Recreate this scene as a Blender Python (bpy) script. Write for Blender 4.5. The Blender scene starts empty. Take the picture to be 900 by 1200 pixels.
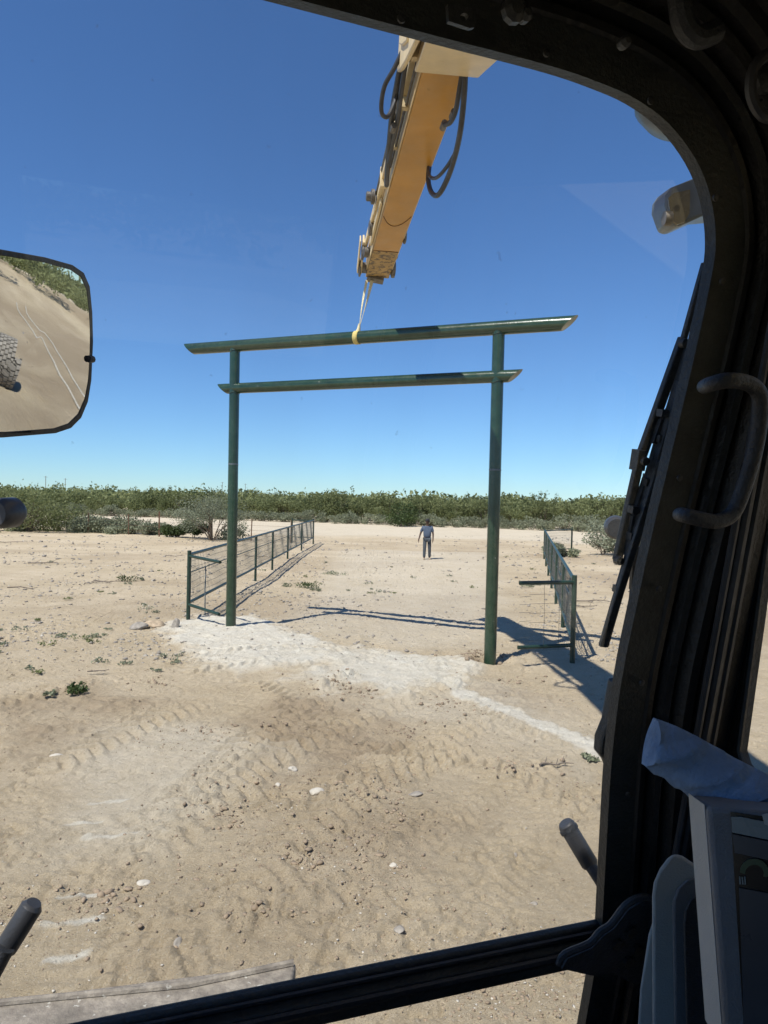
import bpy, bmesh, math, random
import numpy as np
from mathutils import Vector, Matrix
from mathutils.geometry import tessellate_polygon
random.seed(7); rng = np.random.default_rng(7)
S = bpy.context.scene
C = S.collection
R = math.radians

# ------------------------------------------------------------------ camera, world, sun
EYE = Vector((0, 0, 2.8)); F_PX = 830.0
PITCH = R(-0.9); ROLL = R(1.3)
c_f = Vector((0, math.cos(PITCH), math.sin(PITCH)))
r0 = Vector((1, 0, 0)); u0 = r0.cross(c_f)
c_r = r0*math.cos(ROLL) + u0*math.sin(ROLL)
c_u = u0*math.cos(ROLL) - r0*math.sin(ROLL)
cam = bpy.data.cameras.new('camera'); cam_o = bpy.data.objects.new('camera', cam); C.objects.link(cam_o)
cam_o.matrix_world = Matrix(((c_r.x, c_u.x, -c_f.x, EYE.x), (c_r.y, c_u.y, -c_f.y, EYE.y), (c_r.z, c_u.z, -c_f.z, EYE.z), (0, 0, 0, 1)))
cam.sensor_fit = 'VERTICAL'; cam.sensor_height = 24.0; cam.lens = F_PX/1200*24.0
cam.clip_start = 0.02; cam.clip_end = 6000
S.camera = cam_o
W = bpy.data.worlds.new('World'); S.world = W; W.use_nodes = True
nt = W.node_tree; bg = nt.nodes['Background']
sky = nt.nodes.new('ShaderNodeTexSky'); sky.sky_type = 'NISHITA'; sky.sun_disc = False
SUN_D = Vector((-0.407, -0.467, 1.0)).normalized()
sky.sun_elevation = math.asin(SUN_D.z); sky.sun_rotation = math.atan2(SUN_D.x, SUN_D.y) % (2*math.pi)
sky.air_density = 1.0; sky.dust_density = 0.0; sky.ozone_density = 2.2; sky.altitude = 900
tint = nt.nodes.new('ShaderNodeMix'); tint.data_type = 'RGBA'; tint.blend_type = 'MULTIPLY'; tint.inputs[0].default_value = 1; tint.inputs[7].default_value = (.64, .92, 1.24, 1)
nt.links.new(sky.outputs[0], tint.inputs[6]); nt.links.new(tint.outputs[2], bg.inputs[0]); bg.inputs[1].default_value = 0.09
sun = bpy.data.lights.new('sun', 'SUN'); sun.energy = 5.0; sun.angle = R(0.53); sun.color = (1.0, 0.955, 0.88)
sun_o = bpy.data.objects.new('sun', sun); C.objects.link(sun_o)
sun_o.rotation_euler = SUN_D.to_track_quat('Z', 'Y').to_euler()
S.view_settings.view_transform = 'Standard'; S.view_settings.look = 'None'
S.view_settings.exposure = 0.38; S.view_settings.gamma = 1.0; S.view_settings.use_curve_mapping = False
S.cycles.max_bounces = 8; S.cycles.transparent_max_bounces = 16

# ------------------------------------------------------------------ photo-space helpers (used to measure real positions)
def ray(px, py): return c_f + c_r*((px-450)/F_PX) + c_u*((600-py)/F_PX)
def G(px, py, z=0.0):
    d = ray(px, py); t = (z-EYE.z)/d.z; return EYE + d*t
def P3(px, py, t):            # point at depth t along the view axis
    return EYE + ray(px, py)*t
def PD(px, py, y):            # point on the vertical plane Y = y
    d = ray(px, py); return EYE + d*(y/d.y)

# ------------------------------------------------------------------ materials
def new_mat(name):
    m = bpy.data.materials.new(name); m.use_nodes = True
    n = m.node_tree.nodes; l = m.node_tree.links
    return m, n, l, n['Principled BSDF']
def mat(name, col, rough=0.6, metal=0.0, var=0.25, vscale=6.0, bump=0.0, bscale=60.0, col2=None, spots=None, spot_scale=30, spot_lo=.62, coat=0.0, dust=None, dust_amt=0.0):
    m, n, l, b = new_mat(name)
    b.inputs['Roughness'].default_value = rough; b.inputs['Metallic'].default_value = metal
    b.inputs['Coat Weight'].default_value = coat
    tc = n.new('ShaderNodeTexCoord')
    def noise(scale, detail=6, r=.6):
        t = n.new('ShaderNodeTexNoise'); t.inputs['Scale'].default_value = scale; t.inputs['Detail'].default_value = detail; t.inputs['Roughness'].default_value = r
        l.new(tc.outputs['Object'], t.inputs['Vector']); return t
    def mix(fac, a, bb):
        x = n.new('ShaderNodeMix'); x.data_type = 'RGBA'
        if fac is not None: l.new(fac, x.inputs[0])
        for i, v in ((6, a), (7, bb)):
            if isinstance(v, tuple): x.inputs[i].default_value = (*v, 1)
            else: l.new(v, x.inputs[i])
        return x.outputs[2]
    c2 = col2 or tuple(c*(1-var) for c in col)
    c1 = col if col2 else tuple(min(1, c*(1+var)) for c in col)
    ramp = n.new('ShaderNodeMapRange'); ramp.inputs[1].default_value = .35; ramp.inputs[2].default_value = .65
    l.new(noise(vscale).outputs[0], ramp.inputs[0])
    out = mix(ramp.outputs[0], c2, c1)
    if spots:
        r2 = n.new('ShaderNodeMapRange'); r2.inputs[1].default_value = spot_lo; r2.inputs[2].default_value = spot_lo+.04
        l.new(noise(spot_scale, 4, .7).outputs[0], r2.inputs[0]); out = mix(r2.outputs[0], out, spots)
    if dust:
        r3 = n.new('ShaderNodeMapRange'); r3.inputs[1].default_value = .4; r3.inputs[2].default_value = .75; r3.inputs[4].default_value = dust_amt
        l.new(noise(vscale*3, 8, .75).outputs[0], r3.inputs[0]); out = mix(r3.outputs[0], out, dust)
    l.new(out, b.inputs['Base Color'])
    rr = n.new('ShaderNodeMapRange'); rr.inputs[3].default_value = max(.05, rough-.12); rr.inputs[4].default_value = min(1, rough+.12)
    l.new(noise(vscale*2.3).outputs[0], rr.inputs[0]); l.new(rr.outputs[0], b.inputs['Roughness'])
    if bump:
        bp = n.new('ShaderNodeBump'); bp.inputs['Strength'].default_value = bump; bp.inputs['Distance'].default_value = .01
        l.new(noise(bscale).outputs[0], bp.inputs['Height']); l.new(bp.outputs[0], b.inputs['Normal'])
    return m
M = {}
M['green'] = mat('green_pipe_paint', (.014, .040, .021), .22, 0, .18, 3, .15, 25, spots=(.32, .33, .3), spot_scale=9, spot_lo=.7, coat=.25, dust=(.2, .21, .17), dust_amt=.12)
M['green_fence'] = mat('green_fence_paint', (.014, .036, .023), .4, 0, .2, 8, .1)
M['wire'] = mat('galvanised_wire', (.12, .13, .12), .5, .6, .2)
M['weathered'] = mat('weathered_plank', (.24, .21, .17), .85, 0, .35, 9, .8, 40, spots=(.5, .48, .42), spot_scale=16, spot_lo=.62, dust=(.12, .10, .085), dust_amt=.9)
M['rust'] = mat('rusty_steel', (.13, .07, .04), .8, .2, .4, 12, .3)
M['amber'] = mat('amber_boom_paint', (.45, .225, .03), .42, 0, .10, 1.6, .1, 30, spots=(.13, .075, .035), spot_scale=7, spot_lo=.685, dust=(.42, .31, .17), dust_amt=.3)
M['amber_worn'] = mat('worn_amber_paint', (.42, .27, .09), .65, 0, .2, 4, .5, 40, spots=(.10, .07, .045), spot_scale=11, spot_lo=.52, dust=(.36, .28, .18), dust_amt=.5)
M['cream'] = mat('faded_cream_paint', (.66, .52, .29), .5, 0, .10, 2.5, .15, 30, spots=(.22, .15, .08), spot_scale=14, spot_lo=.7, dust=(.5, .42, .3), dust_amt=.3)
M['hose'] = mat('black_hose_rubber', (.035, .036, .04), .45, 0, .3, 9, .2)
M['steel'] = mat('dirty_steel', (.15, .135, .115), .5, .5, .35, 14, .4)
M['flange'] = mat('dusty_black_flange', (.017, .02, .019), .5, 0, .35, 14, .35, 160, spots=(.11, .11, .1), spot_scale=120, spot_lo=.73, dust=(.07, .075, .07), dust_amt=.2)
M['rubber'] = mat('black_seal_rubber', (.008, .0085, .009), .4, 0, .3, 20, .3, 90, dust=(.03, .028, .025), dust_amt=.3)
M['trim'] = mat('dark_cab_trim', (.013, .0115, .0105), .42, 0, .3, 9, .3, 120, dust=(.045, .04, .036), dust_amt=.2)
M['liner'] = mat('cab_headliner', (.035, .031, .028), .8, 0, .3, 6, .5, 60, dust=(.08, .06, .045), dust_amt=.4)
M['handle'] = mat('black_handle_plastic', (.02, .022, .026), .5, 0, .2, 30, .4, 200)
M['wiper'] = mat('wiper_metal', (.03, .032, .034), .45, .2, .3, 30, .3, 150, dust=(.12, .12, .11), dust_amt=.35)
M['grey'] = mat('grey_console_plastic', (.33, .33, .31), .6, 0, .05, 10, .3, 500)
M['grey_dark'] = mat('dark_grey_console_plastic', (.12, .122, .128), .6, 0, .08, 10, .3, 500)
M['towel'] = mat('blue_towel', (.17, .245, .36), .9, 0, .18, 30, .5, 160)
M['tyre'] = mat('tyre_rubber', (.035, .033, .03), .85, 0, .3, 8, .5, 60, dust=(.4, .35, .27), dust_amt=1.0)
M['strap'] = mat('webbing_strap', (.62, .56, .36), .8, 0, .15, 30, .4, 200)
M['strap_y'] = mat('yellow_webbing', (.6, .48, .17), .8, 0, .15, 30, .4, 200)
M['rock'] = mat('grey_rock', (.28, .25, .21), .9, 0, .3, 9, .7, 30)
M['rock_tan'] = mat('tan_rock', (.40, .31, .21), .9, 0, .3, 9, .7, 30)
M['rock_white'] = mat('white_caliche_rock', (.47, .43, .36), .9, 0, .15, 9, .6, 30)
M['clod'] = mat('soil_clods', (.27, .205, .14), .95, 0, .25, 3, .6, 50)
M['wood'] = mat('dead_wood', (.16, .13, .1), .85, 0, .3, 14, .4, 80)
M['trunk'] = mat('shrub_bark', (.11, .085, .06), .9, 0, .3, 14, .4, 80)
M['skin'] = mat('person_skin', (.09, .05, .033), .6, 0, .05)
M['shirt'] = mat('blue_grey_shirt', (.07, .095, .14), .85, 0, .12, 8)
M['jeans'] = mat('grey_jeans', (.05, .06, .07), .85, 0, .25, 12)
M['cap'] = mat('black_cap', (.015, .015, .017), .7, 0, .1)
M['boots'] = mat('pale_boots', (.35, .28, .2), .7, 0, .2)
M['amber_glass'] = mat('amber_lens', (.14, .10, .03), .25, 0, .2, 20)
M['dome'] = mat('grey_lamp_dome', (.09, .11, .12), .35, 0, .2, 20)
M['scr_dark'] = mat('screen_dark', (.008, .009, .01), .2, 0, .1)
M['scr_white'] = mat('screen_pale_band', (.17, .2, .2), .3, 0, .1)
M['scr_grey'] = mat('screen_grey_band', (.035, .04, .05), .3, 0, .1)
M['scr_green'] = mat('screen_green_arc', (.03, .06, .025), .3, 0, .1)

def foliage(name, c1, c2, trans=.25):
    m, n, l, b = new_mat(name)
    at = n.new('ShaderNodeAttribute'); at.attribute_name = 'tint'
    oi = n.new('ShaderNodeObjectInfo')
    tc = n.new('ShaderNodeTexCoord'); no = n.new('ShaderNodeTexNoise'); no.inputs['Scale'].default_value = .35; no.inputs['Detail'].default_value = 3
    g = n.new('ShaderNodeNewGeometry'); l.new(g.outputs['Position'], no.inputs['Vector'])
    ad = n.new('ShaderNodeMath'); ad.operation = 'MULTIPLY_ADD'; l.new(oi.outputs['Random'], ad.inputs[0]); ad.inputs[1].default_value = .35; l.new(at.outputs['Fac'], ad.inputs[2])
    a2 = n.new('ShaderNodeMath'); a2.operation = 'ADD'; l.new(ad.outputs[0], a2.inputs[0])
    mr = n.new('ShaderNodeMapRange'); mr.inputs[1].default_value = .35; mr.inputs[2].default_value = .65; mr.inputs[3].default_value = -.25; mr.inputs[4].default_value = .25
    l.new(no.outputs[0], mr.inputs[0]); l.new(mr.outputs[0], a2.inputs[1]); a2.use_clamp = True
    x = n.new('ShaderNodeMix'); x.data_type = 'RGBA'; x.inputs[6].default_value = (*c1, 1); x.inputs[7].default_value = (*c2, 1)
    l.new(a2.outputs[0], x.inputs[0]); l.new(x.outputs[2], b.inputs['Base Color'])
    b.inputs['Roughness'].default_value = .6; b.inputs['Specular IOR Level'].default_value = .3
    t = n.new('ShaderNodeBsdfTranslucent'); l.new(x.outputs[2], t.inputs['Color'])
    ms = n.new('ShaderNodeMixShader'); ms.inputs[0].default_value = trans
    l.new(b.outputs[0], ms.inputs[1]); l.new(t.outputs[0], ms.inputs[2]); l.new(ms.outputs[0], n['Material Output'].inputs[0])
    return m
M['leaf'] = foliage('mesquite_leaves', (.11, .13, .048), (.27, .295, .13), .4)
M['sage'] = foliage('sage_leaves', (.15, .165, .10), (.29, .31, .20))
M['deep'] = foliage('dark_green_leaves', (.03, .05, .015), (.10, .14, .04))
M['dry'] = foliage('dry_twigs', (.17, .19, .12), (.31, .33, .23), .35)

def glass_mat():
    m, n, l, b = new_mat('window_glass'); n.remove(b)
    t = n.new('ShaderNodeBsdfTransparent'); t.inputs[0].default_value = (.96, .975, .97, 1)
    gl = n.new('ShaderNodeBsdfGlossy'); gl.inputs['Roughness'].default_value = 0.0; gl.inputs[0].default_value = (.9, .95, 1, 1)
    lw = n.new('ShaderNodeLayerWeight'); pw = n.new('ShaderNodeMath'); pw.operation = 'POWER'; l.new(lw.outputs['Facing'], pw.inputs[0]); pw.inputs[1].default_value = 5
    fr = n.new('ShaderNodeMath'); fr.operation = 'MULTIPLY_ADD'; l.new(pw.outputs[0], fr.inputs[0]); fr.inputs[1].default_value = .9; fr.inputs[2].default_value = .05
    ms = n.new('ShaderNodeMixShader'); l.new(fr.outputs[0], ms.inputs[0]); l.new(t.outputs[0], ms.inputs[1]); l.new(gl.outputs[0], ms.inputs[2])
    df = n.new('ShaderNodeBsdfDiffuse'); df.inputs[0].default_value = (.5, .48, .45, 1)
    tc = n.new('ShaderNodeTexCoord'); no = n.new('ShaderNodeTexNoise'); no.inputs['Scale'].default_value = 70; no.inputs['Detail'].default_value = 5; l.new(tc.outputs['Object'], no.inputs['Vector'])
    mr = n.new('ShaderNodeMapRange'); mr.inputs[1].default_value = .715; mr.inputs[2].default_value = .75; mr.inputs[3].default_value = .004; mr.inputs[4].default_value = .16; l.new(no.outputs[0], mr.inputs[0])
    mp = n.new('ShaderNodeMapping'); mp.inputs['Scale'].default_value = (3.5, 3.5, .8); l.new(tc.outputs['Object'], mp.inputs['Vector'])
    n2 = n.new('ShaderNodeTexNoise'); n2.inputs['Scale'].default_value = 1.6; n2.inputs['Detail'].default_value = 4; l.new(mp.outputs[0], n2.inputs['Vector'])
    m3 = n.new('ShaderNodeMapRange'); m3.inputs[1].default_value = .44; m3.inputs[2].default_value = .66; m3.inputs[4].default_value = .05; l.new(n2.outputs[0], m3.inputs[0])  # streaky dust film, also standing in for hazy reflections on the glass
    ad = n.new('ShaderNodeMath'); l.new(mr.outputs[0], ad.inputs[0]); l.new(m3.outputs[0], ad.inputs[1])
    m2 = n.new('ShaderNodeMixShader'); l.new(ad.outputs[0], m2.inputs[0]); l.new(ms.outputs[0], m2.inputs[1]); l.new(df.outputs[0], m2.inputs[2])
    l.new(m2.outputs[0], n['Material Output'].inputs[0]); return m
M['glass'] = glass_mat()
M['tinted'] = M['glass'].copy(); M['tinted'].name = 'tinted_glass'  # tint added to the unseen rear pane to weaken its reflection in the windshield
for nd in M['tinted'].node_tree.nodes:
    if nd.type == 'BSDF_TRANSPARENT': nd.inputs[0].default_value = (.42, .47, .47, 1)
m, n, l, b = new_mat('mirror_glass'); b.inputs['Metallic'].default_value = 1; b.inputs['Roughness'].default_value = .015; b.inputs['Base Color'].default_value = (.72, .74, .74, 1); M['mirror'] = m

# ------------------------------------------------------------------ mesh helpers
class MB:
    def __init__(s): s.v = []; s.f = []; s.smooth = []
    def add(s, vs, fs, sm=False):
        o = len(s.v); s.v += [tuple(v) for v in vs]; s.f += [tuple(i+o for i in f) for f in fs]; s.smooth += [sm]*len(fs)
    def hexa(s, p):   # 8 points: bottom 4, top 4
        s.add(p, [(0, 3, 2, 1), (4, 5, 6, 7), (0, 1, 5, 4), (1, 2, 6, 5), (2, 3, 7, 6), (3, 0, 4, 7)])
    def box(s, c, ax, ay, az):  # half-extent vectors
        c = Vector(c)
        s.hexa([c-ax-ay-az, c+ax-ay-az, c+ax+ay-az, c-ax+ay-az, c-ax-ay+az, c+ax-ay+az, c+ax+ay+az, c-ax+ay+az])
    def bar(s, a, b, w, h, side=None):   # flat bar from a to b
        a = Vector(a); b = Vector(b); d = (b-a).normalized()
        sd = Vector(side) if side is not None else (d.cross(Vector((0, 0, 1))) if abs(d.z) < .99 else Vector((1, 0, 0)))
        sd = (sd - d*sd.dot(d)).normalized(); up = d.cross(sd)
        s.box((a+b)/2, (b-a)/2, sd*w/2, up*h/2)
    def tube(s, pts, r, seg=12, cap=True, up=None):
        pts = [Vector(p) for p in pts]; n = len(pts)
        rs = r if isinstance(r, (list, tuple)) else [r]*n
        u = None; vs = []
        for i, p in enumerate(pts):
            d = (pts[min(i+1, n-1)]-pts[max(i-1, 0)]).normalized()
            if u is None:
                u = d.orthogonal().normalized() if up is None else Vector(up)
            u = (u-d*u.dot(d)).normalized(); w = d.cross(u)
            for k in range(seg):
                a = 2*math.pi*k/seg; vs.append(p+(u*math.cos(a)+w*math.sin(a))*rs[i])
        fs = [(i*seg+k, i*seg+(k+1) % seg, (i+1)*seg+(k+1) % seg, (i+1)*seg+k) for i in range(n-1) for k in range(seg)]
        s.add(vs, fs, True)
        if cap:
            o = len(s.v)-len(vs)
            s.f.append(tuple(o+k for k in reversed(range(seg)))); s.f.append(tuple(o+(n-1)*seg+k for k in range(seg))); s.smooth += [False, False]
    def prism(s, poly, ext, holes=()):   # 3-D polygon extruded by ext
        loops = [[Vector(p) for p in poly]]+[[Vector(p) for p in h] for h in holes]
        tri = tessellate_polygon(loops); allp = [p for lp in loops for p in lp]; n = len(allp); ext = Vector(ext)
        fs = [tuple(t) for t in tri]+[tuple(i+n for i in reversed(t)) for t in tri]
        o = 0
        for lp in loops:
            k = len(lp)
            fs += [(o+i, o+(i+1) % k, o+(i+1) % k+n, o+i+n) for i in range(k)]; o += k
        s.add(allp+[p+ext for p in allp], fs)
    def lathe(s, c, ax, prof, seg=24):
        ax = Vector(ax).normalized(); c = Vector(c); u = ax.orthogonal().normalized(); w = ax.cross(u); n = len(prof)
        vs = [c+ax*z+(u*math.cos(2*math.pi*k/seg)+w*math.sin(2*math.pi*k/seg))*max(r, 1e-5) for r, z in prof for k in range(seg)]
        s.add(vs, [(i*seg+k, i*seg+(k+1) % seg, (i+1)*seg+(k+1) % seg, (i+1)*seg+k) for i in range(n-1) for k in range(seg)]+[tuple(reversed(range(seg))), tuple((n-1)*seg+k for k in range(seg))], True)
    def build(s, name, m, parent=None, bevel=0, sharp=35, solid=0):
        me = bpy.data.meshes.new(name); me.from_pydata(s.v, [], s.f); me.validate()
        bm = bmesh.new(); bm.from_mesh(me); bmesh.ops.recalc_face_normals(bm, faces=bm.faces); bm.to_mesh(me); bm.free()
        me.shade_smooth(); me.set_sharp_from_angle(angle=R(sharp))
        me.materials.append(m); o = bpy.data.objects.new(name, me); C.objects.link(o)
        if parent: attach(o, parent)
        if bevel:
            md = o.modifiers.new('bevel', 'BEVEL'); md.width = bevel; md.segments = 2; md.limit_method = 'ANGLE'; md.angle_limit = R(40)
        return o
def world_loc(p):
    v = Vector(p.location); q = p.parent
    return v
def attach(o, parent):
    o.parent = parent
    root = parent
    if parent.type == 'EMPTY': o.matrix_parent_inverse = Matrix.Translation(parent.location).inverted() if parent.get('_w', 0) else Matrix()
def tag(o, label=None, cat=None, group=None, kind=None):
    if label: o['label'] = label
    if cat: o['category'] = cat
    if group: o['group'] = group
    if kind: o['kind'] = kind
    return o
def empty(name, loc, label=None, cat=None, group=None, world=True):
    """Empty at a thing's base. world=True: its parts are modelled in world coordinates."""
    o = bpy.data.objects.new(name, None); C.objects.link(o); o.location = loc; o.empty_display_size = .3
    if world: o['_w'] = 1
    return tag(o, label, cat, group)
def smooth_path(pts, n=6):
    pts = [Vector(p) for p in pts]; out = []
    for i in range(len(pts)-1):
        a, b, c, d = pts[max(i-1, 0)], pts[i], pts[i+1], pts[min(i+2, len(pts)-1)]
        for k in range(n):
            t = k/n; out.append(.5*((2*b)+(c-a)*t+(2*a-5*b+4*c-d)*t*t+(3*b-a-3*c+d)*t**3))
    out.append(pts[-1]); return out

# ------------------------------------------------------------------ ground
def hash2(ix, iy, s):
    h = (ix.astype(np.int64)*374761393+iy.astype(np.int64)*668265263+s*974711) & 0x7fffffff
    h = (h ^ (h >> 13))*1274126177 & 0x7fffffff
    return ((h ^ (h >> 16)) & 0xffff)/65535.0
def vnoise(x, y, s=0):
    ix = np.floor(x); iy = np.floor(y); fx = x-ix; fy = y-iy
    fx = fx*fx*(3-2*fx); fy = fy*fy*(3-2*fy)
    a = hash2(ix, iy, s); b = hash2(ix+1, iy, s); c = hash2(ix, iy+1, s); d = hash2(ix+1, iy+1, s)
    return (a+(b-a)*fx)*(1-fy)+(c+(d-c)*fx)*fy
def fbm(x, y, sc, oc=4, s=0, g=.5):
    t = 0; a = 1; n = 0
    for k in range(oc):
        t = t+a*(vnoise(x*sc+13.7*k, y*sc-7.3*k, s+k)-.5); n += a; a *= g; sc *= 2.03
    return t/n*2
def sst(x, a, b):
    t = np.clip((x-a)/(b-a), 0, 1); return t*t*(3-2*t)
def seg_dist(x, y, pts):
    """distance to a polyline, signed side, arc length"""
    best = np.full(x.shape, 1e9); sd = np.zeros_like(x); al = np.zeros_like(x); L = 0
    for (ax, ay), (bx, by) in zip(pts[:-1], pts[1:]):
        dx, dy = bx-ax, by-ay; ln = math.hypot(dx, dy)
        t = np.clip(((x-ax)*dx+(y-ay)*dy)/ln**2, 0, 1)
        ex = x-(ax+t*dx); ey = y-(ay+t*dy); d = np.hypot(ex, ey)
        m = d < best; best = np.where(m, d, best); sd = np.where(m, np.sign(dx*ey-dy*ex)*d, sd); al = np.where(m, L+t*ln, al); L += ln
    return best, sd, al
def poly_in(x, y, pts):
    """signed distance, positive inside"""
    ins = np.zeros(x.shape, bool); n = len(pts)
    for i in range(n):
        ax, ay = pts[i]; bx, by = pts[(i+1) % n]
        if ay == by: continue
        c = ((ay > y) != (by > y)) & (x < (bx-ax)*(y-ay)/(by-ay)+ax); ins ^= c
    d, _, _ = seg_dist(x, y, pts+[pts[0]])
    return np.where(ins, d, -d)
def GP(*pp): return [tuple(G(px, py).xy) for px, py in pp]

def gaxis(lo, hi, step, far_lo, far_hi, r_lo, r_hi):
    a = list(np.arange(lo, hi, step)); s = step
    x = a[-1]
    while x < far_hi: s *= r_hi; x += s; a.append(x)
    s = step; x = a[0]; b = []
    while x > far_lo: s *= r_lo; x -= s; b.append(x)
    return np.array(b[::-1]+a)
gx = gaxis(-8.2, 4.6, .026, -3000, 3000, 1.045, 1.045)
gy = gaxis(3.5, 15.0, .026, -2500, 4500, 1.08, 1.018)
X, Y = np.meshgrid(gx, gy)
def bank(x, y):       # low dirt bank off to the right (seen in the mirror)
    t = sst(x, 26, 44)*sst(-x, -90, -70)*sst(y, 60, 30)   # low spoil bank off to the right
    return t*(1.2+.8*np.sin(y*.11))
def macro(x, y):
    near = sst(y, 60, 30)*sst(-y, 8, 2)
    return fbm(x, y, .12, 3, 5)*.10*np.exp(-((y-20)/40)**2)+bank(x, y)
Z = macro(X, Y)
Z += fbm(X, Y, .9, 5, 11)*.045*np.exp(-(Y/60)**2)
fine = (Y > 2) & (Y < 40) & (X > -22) & (X < 16)
x, y = X[fine], Y[fine]; z = Z[fine]
white = np.zeros_like(x); dark = np.zeros_like(x)
wx = x+fbm(x, y, 1.1, 4, 31)*.45+fbm(x, y, 5, 3, 37)*.12; wy = y+fbm(x, y, 1.0, 4, 41)*.55+fbm(x, y, 5, 3, 47)*.15
pA = GP((178, 742), (222, 722), (262, 728), (300, 724), (345, 740), (392, 762), (400, 782), (330, 790), (250, 788), (205, 764))
pB = GP((370, 752), (430, 762), (500, 772), (566, 776), (556, 790), (540, 806), (520, 818), (450, 816), (390, 806), (350, 795))
dA = poly_in(wx, wy, pA); dB = poly_in(wx, wy, pB)
nz_ = fbm(x, y, 2.6, 5, 33)*.45+fbm(x, y, 9, 3, 35)*.12
mA = sst(dA+nz_, -.35, .45); mB = sst(dB+nz_, -.35, .5)
lc, lsd, lal = seg_dist(x+fbm(x, y, 2.5, 3, 51)*.12, y+fbm(x, y, 2.5, 3, 53)*.12, GP((455, 775), (530, 808), (590, 836), (650, 858), (712, 884), (760, 905)))
mC = sst(lc+fbm(x, y, 9, 3, 57)*.08, .24, .12)
white = np.maximum.reduce([mA, mB*.95, mC*1.0])
# faint pale areas
pD = GP((90, 860), (220, 850), (330, 880), (260, 960), (180, 1010), (60, 1000)); white = np.maximum(white, .38*sst(poly_in(wx, wy, pD), -.5, .5))
pF = GP((330, 745), (560, 760), (590, 720), (570, 640), (400, 640), (380, 680)); white = np.maximum(white, .3*sst(poly_in(wx, wy, pF), -.8, .8))
pE = GP((380, 780), (600, 800), (700, 850), (690, 900), (540, 860), (420, 830)); white = np.maximum(white, .28*sst(poly_in(wx, wy, pE), -.4, .4))
# short whitish dashes in the ground colour, bottom left
white *= np.maximum(.8+.35*np.clip(fbm(x, y, 3.5, 4, 61)+.5, 0, 1), mC); white = np.clip(white, 0, 1)
for a, bb in (((69, 1054), (127, 1048)), ((53, 1087), (115, 1080)), ((53, 1130), (102, 1122)), ((78, 966), (120, 963)), ((105, 942), (150, 937)), ((100, 984), (160, 981))):
    d, _, _ = seg_dist(x, y, GP(a, bb)); white = np.maximum(white, 1.0*sst(d+fbm(x, y, 14, 2, 3)*.02, .038, .014))
for pts, w, amt in ((GP((250, 850), (330, 822), (430, 805), (470, 830), (480, 880), (400, 900), (290, 910)), .35, .6),
                    (GP((290, 900), (440, 890), (560, 960), (540, 1060), (430, 1020), (300, 1010)), .4, .42),
                    (GP((0, 820), (110, 800), (200, 830), (90, 880), (0, 900)), .5, .6),
                    (GP((560, 800), (640, 815), (700, 845), (640, 845), (570, 825)), .2, .7),
                    (GP((100, 1060), (330, 1010), (520, 1010), (420, 1130), (120, 1160)), .4, .25)):
    dark = np.maximum(dark, amt*sst(poly_in(wx, wy, pts), -w, w))
dark = np.clip(dark*(.5+1.0*np.clip(fbm(x, y, 1.7, 4, 71)+.55, 0, 1)), 0, 1)*(1-white)
# heights
h = mA*.055+mB*.04+mC*.012
h += (mA+mB)*fbm(x, y, 6, 4, 81)*.022
h += dark*np.abs(fbm(x, y, 3.0, 4, 91))*.10
cl = np.clip(fbm(x, y, 7.5, 4, 95, .6)-.18, 0, 1); h += cl*.07*(.35+dark+.5*(white > .4))
h += fbm(x, y, 11, 4, 97, .95)*.02*(.7+.3*sst(y, 12, 8))
rid = 1-np.abs(fbm(x, y, 8.5, 4, 101, .62))*3.2; patch = sst(fbm(x, y, .55, 3, 103), -.15, .35)
h += patch*np.clip(rid, -1, 1)*.011*(1-.6*sst(y, 12, 16))
h -= sst(.035, .0, 1)*0+np.clip(.03-np.abs(fbm(x, y, .9, 5, 107, .6)), 0, .03)*.9*(1-white)
def track(pts, width, amp, period, slant=.8, depth=.02, phase=0.0):
    d, sd, al = seg_dist(x, y, pts)
    m = sst(d, width/2+.05, width/2-.03)
    br = .5+.5*np.sin(2*math.pi*(al/period+np.abs(sd)*slant/period+phase)); br = sst(br, .48, .68)
    edge = np.exp(-((d-width/2)/.05)**2)*sst(d, width, width*.7)
    fade = np.clip(.75+fbm(x, y, .8, 3, 7)*1.3, .15, 1)
    return (m*(br*amp*1.35-depth*.8)+edge*.02)*fade*(1-.65*sst(y, 10.5, 15))*(.45+.55*sst(y, 5.0, 8.5))
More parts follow.
